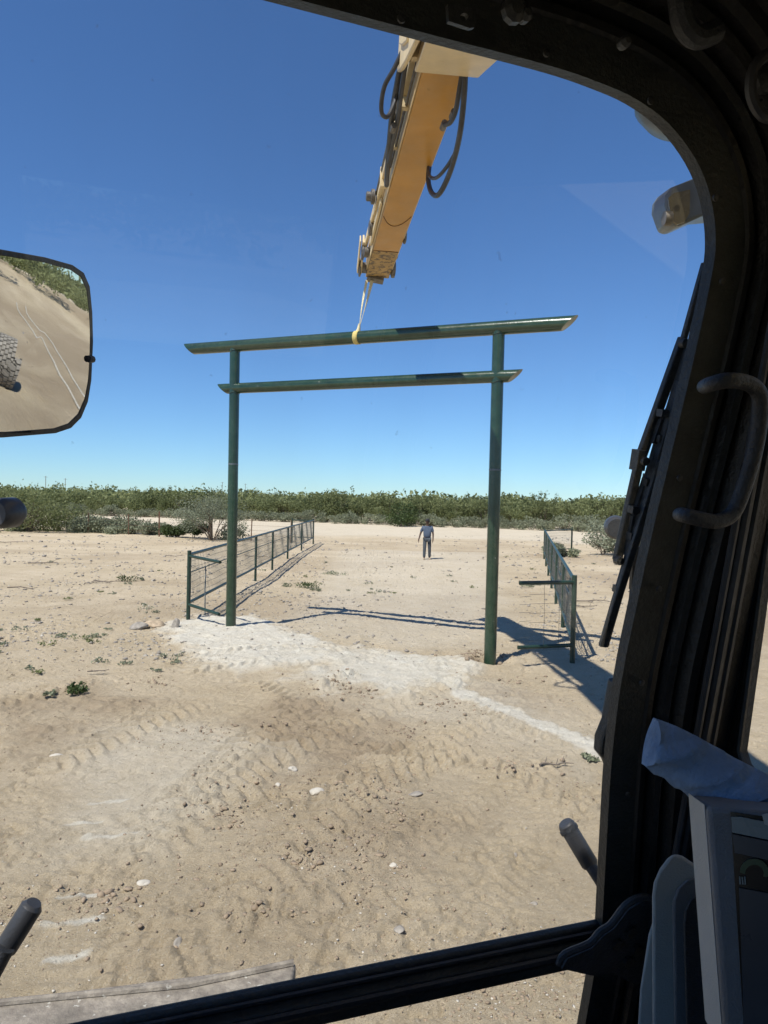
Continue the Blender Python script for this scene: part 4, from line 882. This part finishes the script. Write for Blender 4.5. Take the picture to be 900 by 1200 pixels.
# far thicket: one mass
def mass(name, spots, nl, size, m, seed, hts, wid):
    r = random.Random(seed); cos = []; ti = []
    for j, (x_, y_) in enumerate(spots):
        h_ = r.uniform(*hts); w_ = wid*r.uniform(.8, 1.2); bl = bush_blobs(w_, h_, 7, r)
        co_, t_ = leaf_arrays(nl, bl, size, seed*1000+j); co_ = co_+np.array([x_, y_, gz(x_, y_)*(1 if x_ > 20 and y_ < 65 else 0)]); cos.append(co_); ti.append(np.clip(t_+r.uniform(-.1, .3), 0, 1))
    co_ = np.concatenate(cos); me = np_mesh(name, co_, np.arange(len(co_)).reshape(-1, 4), {}, False, {'tint': np.concatenate(ti)}); me.materials.append(m)
    o = bpy.data.objects.new(name, me); C.objects.link(o); return o
sp = []
for i in range(420):
    px = random.uniform(-110, 1010); D = far_edge(px)+9+random.random()**1.5*120; sp.append(((px-450)/F_PX*D, D))
tag(mass('thicket', sp, 380, .5, M['leaf'], 5, (2.9, 4.1), 6.5), 'dense green mesquite thicket stretching to the horizon behind the front shrubs', 'thicket', kind='stuff')
sp = [(random.uniform(-260, 300), random.uniform(230, 420)) for i in range(160)]+[(s*random.uniform(70, 160), random.uniform(-10, 160)) for i in range(120) for s in (-1, 1)]
tag(mass('distant_scrub', sp, 180, 1.0, M['leaf'], 6, (3.0, 4.2), 11), 'distant low green scrub on the horizon', 'scrub', kind='stuff')
sp = [(random.uniform(34, 70), random.uniform(0, 60)) for i in range(130)]
tag(mass('bank_scrub', sp, 300, .3, M['leaf'], 8, (1.6, 2.8), 3.6), 'green scrub on the low bank off to the right, seen in the mirror', 'scrub', kind='stuff')
sp = [(random.uniform(-160, 160), random.uniform(-120, -45)) for i in range(200)]  # out of view, added so the cab glass has scrub to reflect
tag(mass('rear_scrub', sp, 200, .8, M['leaf'], 9, (2.4, 3.6), 8), 'unseen low green scrub added behind the excavator for the glass reflections', 'scrub', kind='stuff')

# distinct bushes nearer by
q = G(262, 629); bush_proto('tumbleweed_bush', 5.0, 2.9, 14, 9000, .085, M['dry'], 61, 'big pale grey twiggy bush behind the left gate post', 'bush', None, (-11.0, 45.5, 0), 12)
q = G(489, 617); bush_proto('dark_shrub', 4.5, 2.4, 10, 2600, .2, M['deep'], 62, 'dark green rounded shrub right behind the walking man', 'shrub', None, (q.x-1.9, 79, 0))
q = G(14, 625); bush_proto('mesquite_shrub', 6.5, 2.8, 14, 7000, .14, M['leaf'], 63, 'airy mesquite shrub at the left edge of the bare field', 'shrub', None, (-25.5, 51, 0), 9, 6)
for i, (x_, y_, w_, h_, mm, lb2) in enumerate(((-22.5, 52.5, 3.6, 1.05, 'sage', 'wide low grey bush next to the airy mesquite at the left field edge'),
        (-19.2, 51.2, 3.2, 1.05, 'sage', 'grey round bush at the fence, second bush from the left edge'),
        (-16.6, 50.5, 2.6, .8, 'sage', 'flat grey bush under the barbed wire beside the tallest fence post'),
        (-14.0, 48.0, 2.0, .85, 'deep', 'small dark green bush just right of the tallest fence post'),
        (-12.8, 47.6, 1.6, 1.2, 'deep', 'narrow dark bush leaning against the big pale twiggy bush'),
        (-30.5, 54.5, 5.0, 1.8, 'sage', 'leftmost tall grey bush at the far left edge of the field'), (-27.0, 51.6, 3.2, 1.2, 'sage', 'low grey bush in front of the airy mesquite'),
        (-24.6, 53.5, 4.0, 1.5, 'leaf', 'greenish bush right behind the wide low grey bush'), (-20.8, 52.0, 3.0, .9, 'sage', 'flat grey bush between the two round grey bushes at the fence'), (-10.0, 47.0, 3.0, 1.0, 'dry', 'low twig heap right beside the left gate post'),
        (9.6, 38.5, 2.0, .55, 'sage', 'thin grey weeds at the foot of the far right fence panel'),
        (12.6, 40.5, 2.6, 1.7, 'dry', 'sparse twiggy bush right of the far right fence panel'),
        (14.2, 41.5, 3.0, 1.1, 'sage', 'low grey bush behind the wiper at the right'))):
    bush_proto('field_bush', w_, h_, 7, 1200 if mm == 'dry' else 4200, .14, M[mm], 70+i, lb2, 'bush', None, (x_, y_, 0))
# ground weeds
def weed(px, py, w, h, n, seed, label, m='leaf'):
    q = G(px, py); r = np.random.default_rng(seed)
    bl = [(r.uniform(-w/2, w/2), r.uniform(-w/2, w/2), h*.35, w*.3, w*.3, h*.45, 1) for _ in range(5)]
    me = leaf_mesh('leafy_weed', n, bl, .05, seed, M['deep' if seed in (1, 3, 6) else 'sage']); o = bpy.data.objects.new('leafy_weed', me); C.objects.link(o); o.location = (q.x, q.y, gz(q.x, q.y)); tag(o, label, 'weed', 'green weeds on the bare ground')
for a in ((90, 815, .28, .16, 260, 1, 'small green weed tuft on the sand at the left, nearest of the weeds'), (60, 818, .16, .08, 90, 2, 'tiny weed just left of the nearest tuft'), (151, 680, .5, .28, 260, 3, 'green weed tuft in the open field left of the left wing fence'),
          (164, 679, .2, .15, 90, 4, 'tiny weed right beside the tuft in the open left field'), (338, 686, .3, .2, 160, 5, 'small green weed in the drive right of the fence shadow'), (357, 687, .8, .28, 420, 6, 'widest green weed patch in the drive beyond the left gate post'),
          (370, 692, .35, .16, 140, 7, 'low weed at the right end of the weed patch in the drive'), (393, 672, .8, .16, 220, 8, 'flat green weed strip in the drive farther back than the widest patch'), (618, 687, .35, .15, 160, 9, 'small weed behind the right fence end rail'),
          (689, 893, .16, .05, 90, 10, 'small green sprig by the white line near the pillar'), (77, 748, .3, .07, 90, 11, 'dry weed left of the grey rock'), (112, 748, .3, .07, 90, 12, 'dry weed between the far left weed and the grey rock')):
    weed(*a)
rw = random.Random(3)
for i in range(46):
    px, py = (rw.uniform(-10, 215), rw.uniform(655, 790)) if i < 26 else (rw.uniform(300, 560), rw.uniform(655, 720)) if i < 40 else (rw.uniform(590, 700), rw.uniform(650, 700))
    q = G(px, py); r = np.random.default_rng(500+i); w = rw.uniform(.12, .3)
    bl = [(r.uniform(-w/2, w/2), r.uniform(-w/2, w/2), w*.15, w*.3, w*.3, w*.2, 1) for _ in range(4)]
    me = leaf_mesh('dry_weed', 50, bl, .045, 500+i, M['dry' if i % 3 else 'leaf']); o = bpy.data.objects.new('dry_weed', me); C.objects.link(o); o.location = (q.x, q.y, gz(q.x, q.y)); tag(o, 'tiny dry weed tuft scattered on the bare ground', 'weed', 'tiny dry weed tufts on the bare ground')
tr = empty('equipment_trailer', (12.3, 7.9, 0), 'low trailer on chunky worn tyres, seen only in the mirror', 'trailer')
for c0 in ((12.15, 6.95, .6), (13.7, 6.1, .6)): wheel(c0, .66, .6, tr, (-.30, .95, 0), 5, 26, 'rock')
mb = MB(); mb.box((12.6, 5.9, .85), Vector((1.0, -.5, 0)), Vector((.1, .3, 0)), Vector((0, 0, .07))); mb.build('deck', M['steel'], tr, bevel=.02)
for k, dy in enumerate((0, .7)):
    pts_ = [(9.0+t*1.6+.1*math.sin(t*1.3), 9.0+dy+t*.38+.06*math.sin(t*.9+k), 0) for t in range(14)]
    mb = MB(); mb.tube([Vector((a, b_, gz(a, b_)+.02)) for a, b_, c_ in pts_], .035, 6)
    tag(mb.build('pale_hose', M['rock_white']), ('nearer' if k == 0 else 'farther')+' of two pale lines on the ground seen in the mirror', 'hose', 'pale lines on the ground in the mirror')
# ------------------------------------------------------------------ rocks, clods, sticks
def rock_bm(sx, sy, sz, seed, sub=2, rough=.25):
    bm = bmesh.new(); bmesh.ops.create_icosphere(bm, subdivisions=sub, radius=1); r = random.Random(seed); off = [Vector((r.uniform(-1, 1), r.uniform(-1, 1), r.uniform(-1, 1))).normalized() for _ in range(9)]
    for v in bm.verts:
        k = 1.0
        for o_ in off: k -= rough*max(0, v.co.normalized().dot(o_)-.55)
        v.co = Vector((v.co.x*sx*k, v.co.y*sy*k, v.co.z*sz*k+sz*.45))
    return bm
def rock(px, py, sx, sy, sz, m, label, seed, name='rock'):
    q = G(px, py); bm = rock_bm(sx, sy, sz, seed, 3, .45); me = bpy.data.meshes.new(name); bm.to_mesh(me); bm.free(); me.shade_smooth(); me.set_sharp_from_angle(angle=R(25)); me.materials.append(M[m])
    o = bpy.data.objects.new(name, me); C.objects.link(o); o.location = (q.x, q.y, gz(q.x, q.y)-.01); tag(o, label, 'rock', 'larger rocks lying on the dirt')
for i, a in enumerate(((163, 738, .24, .18, .12, 'rock', 'grey rock touching a tan one left of the left gate post'), (181, 736, .26, .18, .12, 'rock_tan', 'tan rock on the right side of the grey one left of the gate'),
        (206, 738, .10, .12, .14, 'rock', 'small upright grey stone between the tan rock and left gate post'), (66, 888, .10, .06, .04, 'rock_white', 'flat whitish stone on the left sand'),
        (372, 935, .085, .06, .045, 'rock_white', 'flat pale stone in the middle of the foreground'), (343, 906, .05, .045, .035, 'rock_white', 'round white stone above the flat pale stone in the middle'),
        (326, 923, .03, .03, .025, 'rock_white', 'tiny white stone left of the flat pale stone'), (486, 938, .085, .06, .03, 'rock', 'pale flat stone half sunk near the centre right foreground'),
        (467, 1101, .04, .05, .02, 'rock', 'dark oval stone close above the cross bar'), (460, 1021, .035, .03, .025, 'rock_white', 'small white pebble in the lower middle of the window'),
        (168, 1037, .05, .05, .02, 'rock_white', 'flat pale stone in the lower left tracks'), (208, 1110, .03, .06, .03, 'rock', 'narrow grey stone standing in the lower left dirt'),
        (625, 1062, .03, .025, .02, 'rock', 'dark pebble low on the right, left of the rubber grip'), (604, 1003, .02, .02, .03, 'rock', 'dark pebble in the right foreground above the low one'))):
    rock(*a, seed=100+i)
def scatter(name, n, m, label, smin, smax, seed, zone):
    r = np.random.default_rng(seed); bm = rock_bm(1, 1, .7, 5, 1, .3); bv = np.array([v.co[:] for v in bm.verts]); bf_ = np.array([[v.index for v in f.verts] for f in bm.faces]); bm.free()
    cos = []; fs = []; k = 0
    for x_, y_ in zone(r, n):
        if y_ > 7.5 and y_ < 16.5 and wat(x_, y_) > .5 and r.random() < .85: continue
        s = smin*(smax/smin)**(r.random()**2.2); a = r.uniform(0, 6.28); sc3 = s*np.array([r.uniform(.7, 1.3), r.uniform(.6, 1.1), r.uniform(.45, .9)])
        v = bv*(1+.75*(r.random((len(bv), 1))-.5))*sc3*(1+max(0, y_-10)*.05); v = np.stack([v[:, 0]*math.cos(a)-v[:, 1]*math.sin(a), v[:, 0]*math.sin(a)+v[:, 1]*math.cos(a), v[:, 2]], 1)
        cos.append(v+np.array([x_, y_, gz(x_, y_)-s*.1])); fs.append(bf_+k); k += len(bv)
    me = np_mesh(name, np.concatenate(cos), np.concatenate(fs), {}, False); me.materials.append(M[m]); o = bpy.data.objects.new(name, me); C.objects.link(o); tag(o, label, name.replace('_', ' '), kind='stuff')
def wat(px, py):
    return float(WA[min(max(int(np.searchsorted(gy, py)), 1), ny-1), min(max(int(np.searchsorted(gx, px)), 1), nx-1)])
def z_near(r, n):
    out = []
    while len(out) < n:
        px = r.uniform(-40, 780); py = 632+568*r.random()**1.05; q = G(px, py)
        if (vnoise(np.array([q.x*1.3]), np.array([q.y*1.3]), 77)[0])**2 > r.random()*.8: out.append((q.x, q.y))
    return out
def z_dark(r, n):
    out = []
    c = GP((552, 770), (556, 768), (560, 773), (392, 803), (405, 800), (384, 806), (400, 795), (395, 800), (430, 815), (520, 830), (330, 860), (470, 860), (350, 1010), (260, 960), (410, 1000), (470, 960), (300, 1080), (560, 768), (590, 772), (600, 800), (240, 860), (180, 800), (130, 1060), (440, 940), (600, 905))
    while len(out) < n:
        k = c[r.integers(len(c))]; s = .12 if r.random() < .5 else .32; out.append((k[0]+r.normal()*s, k[1]+r.normal()*s))
    return out
scatter('pebbles', 3000, 'rock_white', 'small pale pebbles strewn over the dirt', .003, .014, 1, z_near)
scatter('soil_clods', 8000, 'clod', 'crumbly brown soil clods in the churned dirt', .004, .02, 2, z_near)
scatter('churned_clods', 1900, 'clod', 'larger brown clods heaped along the wheel ruts', .008, .04, 3, z_dark)
def z_hole(r, n):
    return [(RP.x-.22+r.normal()*.13, RP.y-.02+r.normal()*.12) for _ in range(n)]
scatter('post_hole_clods', 90, 'clod', 'dark clods dug up round the foot of the right gate post', .03, .075, 6, z_hole)
def z_field(r, n):
    out = []
    while len(out) < n:
        px = r.uniform(-60, 800); py = 628+150*r.random()**1.1; q = G(px, py)
        if (vnoise(np.array([q.x*.7]), np.array([q.y*.35]), 79)[0])**2 > r.random()*(.45 if px < 380 or px > 600 else 1.0): out.append((q.x, q.y))
    return out
scatter('field_debris', 5200, 'rock', 'dark clods and bits of debris dotted over the bare field', .012, .05, 4, z_field)
scatter('field_pebbles', 2600, 'rock_white', 'pale pebbles dotted over the bare field', .008, .03, 5, z_field)
def stick(px, py, L, ang, seed, label):
    q = G(px, py); r = random.Random(seed); mb = MB(); d = Vector((math.cos(ang), math.sin(ang), 0)); p = [Vector((q.x, q.y, .03+gz(q.x, q.y)))+d*(t-.5)*L+Vector((r.uniform(-.03, .03), r.uniform(-.03, .03), r.uniform(0, .08)*L)) for t in (0, .25, .5, .75, 1)]
    mb.tube(smooth_path(p, 3), [.022*L**.5*(1-.6*i/12) for i in range(13)], 6)
    for k in (1, 2, 3): e = p[k]+Vector((d.x*.15*L, d.y*.15*L, .02))+Vector((-d.y, d.x, .3))*r.choice((-1, 1))*.2*L; mb.tube([p[k], e], [.012*L**.5, .003], 5)
    tag(mb.build('dead_branch', M['wood']), label, 'branch', 'dead branches on the bare ground')
for i, a in enumerate(((50, 662, 1.1, .3, 'forked dead branch in the left field, left of two close ones'), (127, 682, .9, .1, 'thin dark branch near the open field weed tuft'), (104, 684, .5, 1.2, 'short upright-lying branch left of the thin dark one'), (12, 637, 1.3, .1, 'dark log at the far left edge of the field'),
        (120, 683, .7, -.2, 'branch overlapping the thin dark one in the left field'), (26, 690, .8, .4, 'pale stick in the left field nearer than the forked branch'), (205, 654, .9, .1, 'flat branch lying left of the left wing fence'), (682, 712, .9, .2, 'branch lying right of the right wing fence'), (697, 706, 1.0, 0, 'longer pale branch between the right wing fence and wiper'), (115, 790, .3, .3, 'short twig on the left sand'), (650, 902, .35, .2, 'curved twig in the right foreground under the white line'), (300, 655, 1.0, .1, 'dead branch by the left wing fence in the drive'))):
    stick(*a[:4], seed=i, label=a[4])

# ------------------------------------------------------------------ the walking man
def skin_obj(name, verts, edges, m, parent, sub=2, root=None, loc=(0, 0, 0)):
    names = list(verts); me = bpy.data.meshes.new(name); me.from_pydata([verts[k][0] for k in names], [(names.index(a), names.index(b_)) for a, b_ in edges], [] and [])
    me = bpy.data.meshes.new(name); me.from_pydata([verts[k][0] for k in names], [(names.index(a), names.index(b_)) for a, b_ in edges], [])
    o = bpy.data.objects.new(name, me); C.objects.link(o); o.parent = parent
    o.modifiers.new('skin', 'SKIN')
    if not me.skin_vertices: 
        bm = bmesh.new(); bm.from_mesh(me); bm.verts.layers.skin.verify(); bm.to_mesh(me); bm.free()
    sv = me.skin_vertices[0].data
    for i, k in enumerate(names):
        rr = verts[k][1]; sv[i].radius = rr if isinstance(rr, tuple) else (rr, rr); sv[i].use_root = (k == (root or names[0]))
    md = o.modifiers.new('sub', 'SUBSURF'); md.levels = sub; md.render_levels = sub
    o.modifiers['skin'].use_smooth_shade = True
    me.materials.append(m); return o
pq = G(500, 655.5)
man = empty('person', (pq.x, pq.y, gz(pq.x, pq.y)-.01), 'man in blue grey t-shirt, jeans and dark cap walking up the dirt drive', 'person', world=False)
V = {'pelvis': ((0, 0, .95), (.15, .10)), 'waist': ((0, 0, 1.1), (.15, .10)), 'chest': ((0, 0, 1.32), (.18, .11)), 'neck0': ((0, 0, 1.46), .06), 'neck1': ((0, -.01, 1.54), .052), 'head0': ((0, -.02, 1.60), (.068, .08)), 'head1': ((0, -.02, 1.68), (.078, .092)), 'head2': ((0, -.015, 1.74), (.06, .075))}
E = [('pelvis', 'waist'), ('waist', 'chest'), ('chest', 'neck0'), ('neck0', 'neck1'), ('neck1', 'head0'), ('head0', 'head1'), ('head1', 'head2')]
V['nose'] = ((0, -.125, 1.655), .011); E.append(('head1', 'nose'))
for s, sgn in (('l', 1), ('r', -1)):
    sw = -.12 if s == 'r' else .03       # right leg forward, arms swinging opposite
    V[s+'ear'] = ((sgn*.086, -.005, 1.66), .014); E.append(('head1', s+'ear'))
    V[s+'sh'] = ((sgn*.19, 0, 1.42), .058); V[s+'el'] = ((sgn*(.25 if s == 'l' else .29), .02 if s == 'r' else -.02, 1.14), .042); V[s+'wr'] = ((sgn*(.25 if s == 'l' else .36), -.06 if s == 'r' else -.03, .90), .028); V[s+'palm'] = ((sgn*(.245 if s == 'l' else .38), -.075 if s == 'r' else -.045, .83), (.018, .036))
    E += [('chest', s+'sh'), (s+'sh', s+'el'), (s+'el', s+'wr'), (s+'wr', s+'palm')]
    pc = V[s+'palm'][0]
    for k, (dy, ln) in enumerate(((-.03, .065), (-.01, .078), (.01, .072), (.028, .055))):
        a, b_ = s+'f%da' % k, s+'f%db' % k; V[a] = ((pc[0]-sgn*.003, pc[1]+dy, pc[2]-.045), .0085); V[b_] = ((pc[0]-sgn*.018, pc[1]+dy*1.1, pc[2]-.045-ln*.8), .007); E += [(s+'palm', a), (a, b_)]
    V[s+'ta'] = ((pc[0]-sgn*.02, pc[1]-.04, pc[2]+.01), .010); V[s+'tb'] = ((pc[0]-sgn*.03, pc[1]-.06, pc[2]-.035), .008); E += [(s+'palm', s+'ta'), (s+'ta', s+'tb')]
    V[s+'hip'] = ((sgn*.09, 0, .90), .085); V[s+'kn'] = ((sgn*.11, sw*.6-.03, .50), .055); V[s+'an'] = ((sgn*.12, sw, .10), .038); V[s+'toe'] = ((sgn*.13, sw-.13, .05), .03)
    E += [('pelvis', s+'hip'), (s+'hip', s+'kn'), (s+'kn', s+'an'), (s+'an', s+'toe')]
skin_obj('body', V, E, M['skin'], man)
V2 = {'b': ((0, 0, .93), (.175, .125)), 'w': ((0, -.01, 1.1), (.18, .145)), 'c': ((0, 0, 1.33), (.20, .135)), 'n': ((0, 0, 1.465), (.085, .08))}; E2 = [('b', 'w'), ('w', 'c'), ('c', 'n')]
for s, sgn in (('l', 1), ('r', -1)):
    sh = Vector(V[s+'sh'][0]); el = Vector(V[s+'el'][0]); V2[s+'s'] = (tuple(sh), .075); V2[s+'m'] = (tuple(sh.lerp(el, .8)), .066); E2 += [('c', s+'s'), (s+'s', s+'m')]
skin_obj('t_shirt', V2, E2, M['shirt'], man, root='c')
V3 = {'b': ((0, 0, .96), (.165, .115))}; E3 = []
for s in 'lr':
    for j, rr in (('hip', .10), ('kn', .075), ('an', .062)): V3[s+j] = (V[s+j][0], rr)
    E3 += [('b', s+'hip'), (s+'hip', s+'kn'), (s+'kn', s+'an')]
skin_obj('jeans', V3, E3, M['jeans'], man)
for s in 'lr':
    a = Vector(V[s+'an'][0]); t_ = Vector(V[s+'toe'][0]); skin_obj('boot', {'a': (tuple(a+Vector((0, .02, -.03))), .055), 'm': (tuple(a.lerp(t_, .5)+Vector((0, 0, -.02))), .05), 't': (tuple(t_+Vector((0, -.02, 0))), (.045, .04))}, [('a', 'm'), ('m', 't')], M['boots'], man)
mb = MB(); mb.lathe((0, -.015, 1.70), (0, 0, 1), [(0, -.0), (.098, 0), (.1, .03), (.088, .07), (.05, .098), (0, .105)], 20); mb.prism([(.07*math.cos(t), -.08-.12*math.sin(t), 1.705) for t in np.linspace(0, math.pi, 10)], (0, 0, .008)); o = mb.build('cap', M['cap'], None); o.parent = man
man.scale = (1.13, 1.1, 1.12)
mb = MB()
for sgn in (-1, 1): mb.lathe((sgn*.032, -.103, 1.672), (0, -1, 0), [(0, 0), (.011, 0), (.009, .006), (0, .008)], 8)
mb.tube([(-.025, -.103, 1.615), (0, -.108, 1.613), (.025, -.103, 1.615)], .005, 6); o = mb.build('face_features', M['cap'], None); o.parent = man

# distant power poles on the horizon
for i, (px, D, h_) in enumerate(((53, 420, 13), (76, 470, 13), (260, 520, 14), (287, 560, 14))):
    X_ = (px-450)/F_PX*D; pp = empty('power_pole', (X_, D, 0), 'far power pole above the thicket on the left horizon', 'pole', 'power poles on the left horizon')
    mb = MB(); mb.tube([(X_, D, 0), (X_, D, h_)], .16, 6); mb.build('pole', M['wood'], pp)
    mb = MB(); mb.bar((X_-1.2, D, h_-.6), (X_+1.2, D, h_-.6), .15, .15); mb.build('crossarm', M['wood'], pp)
for o in list(bpy.data.objects):
    if '_w' in o.keys(): del o['_w']
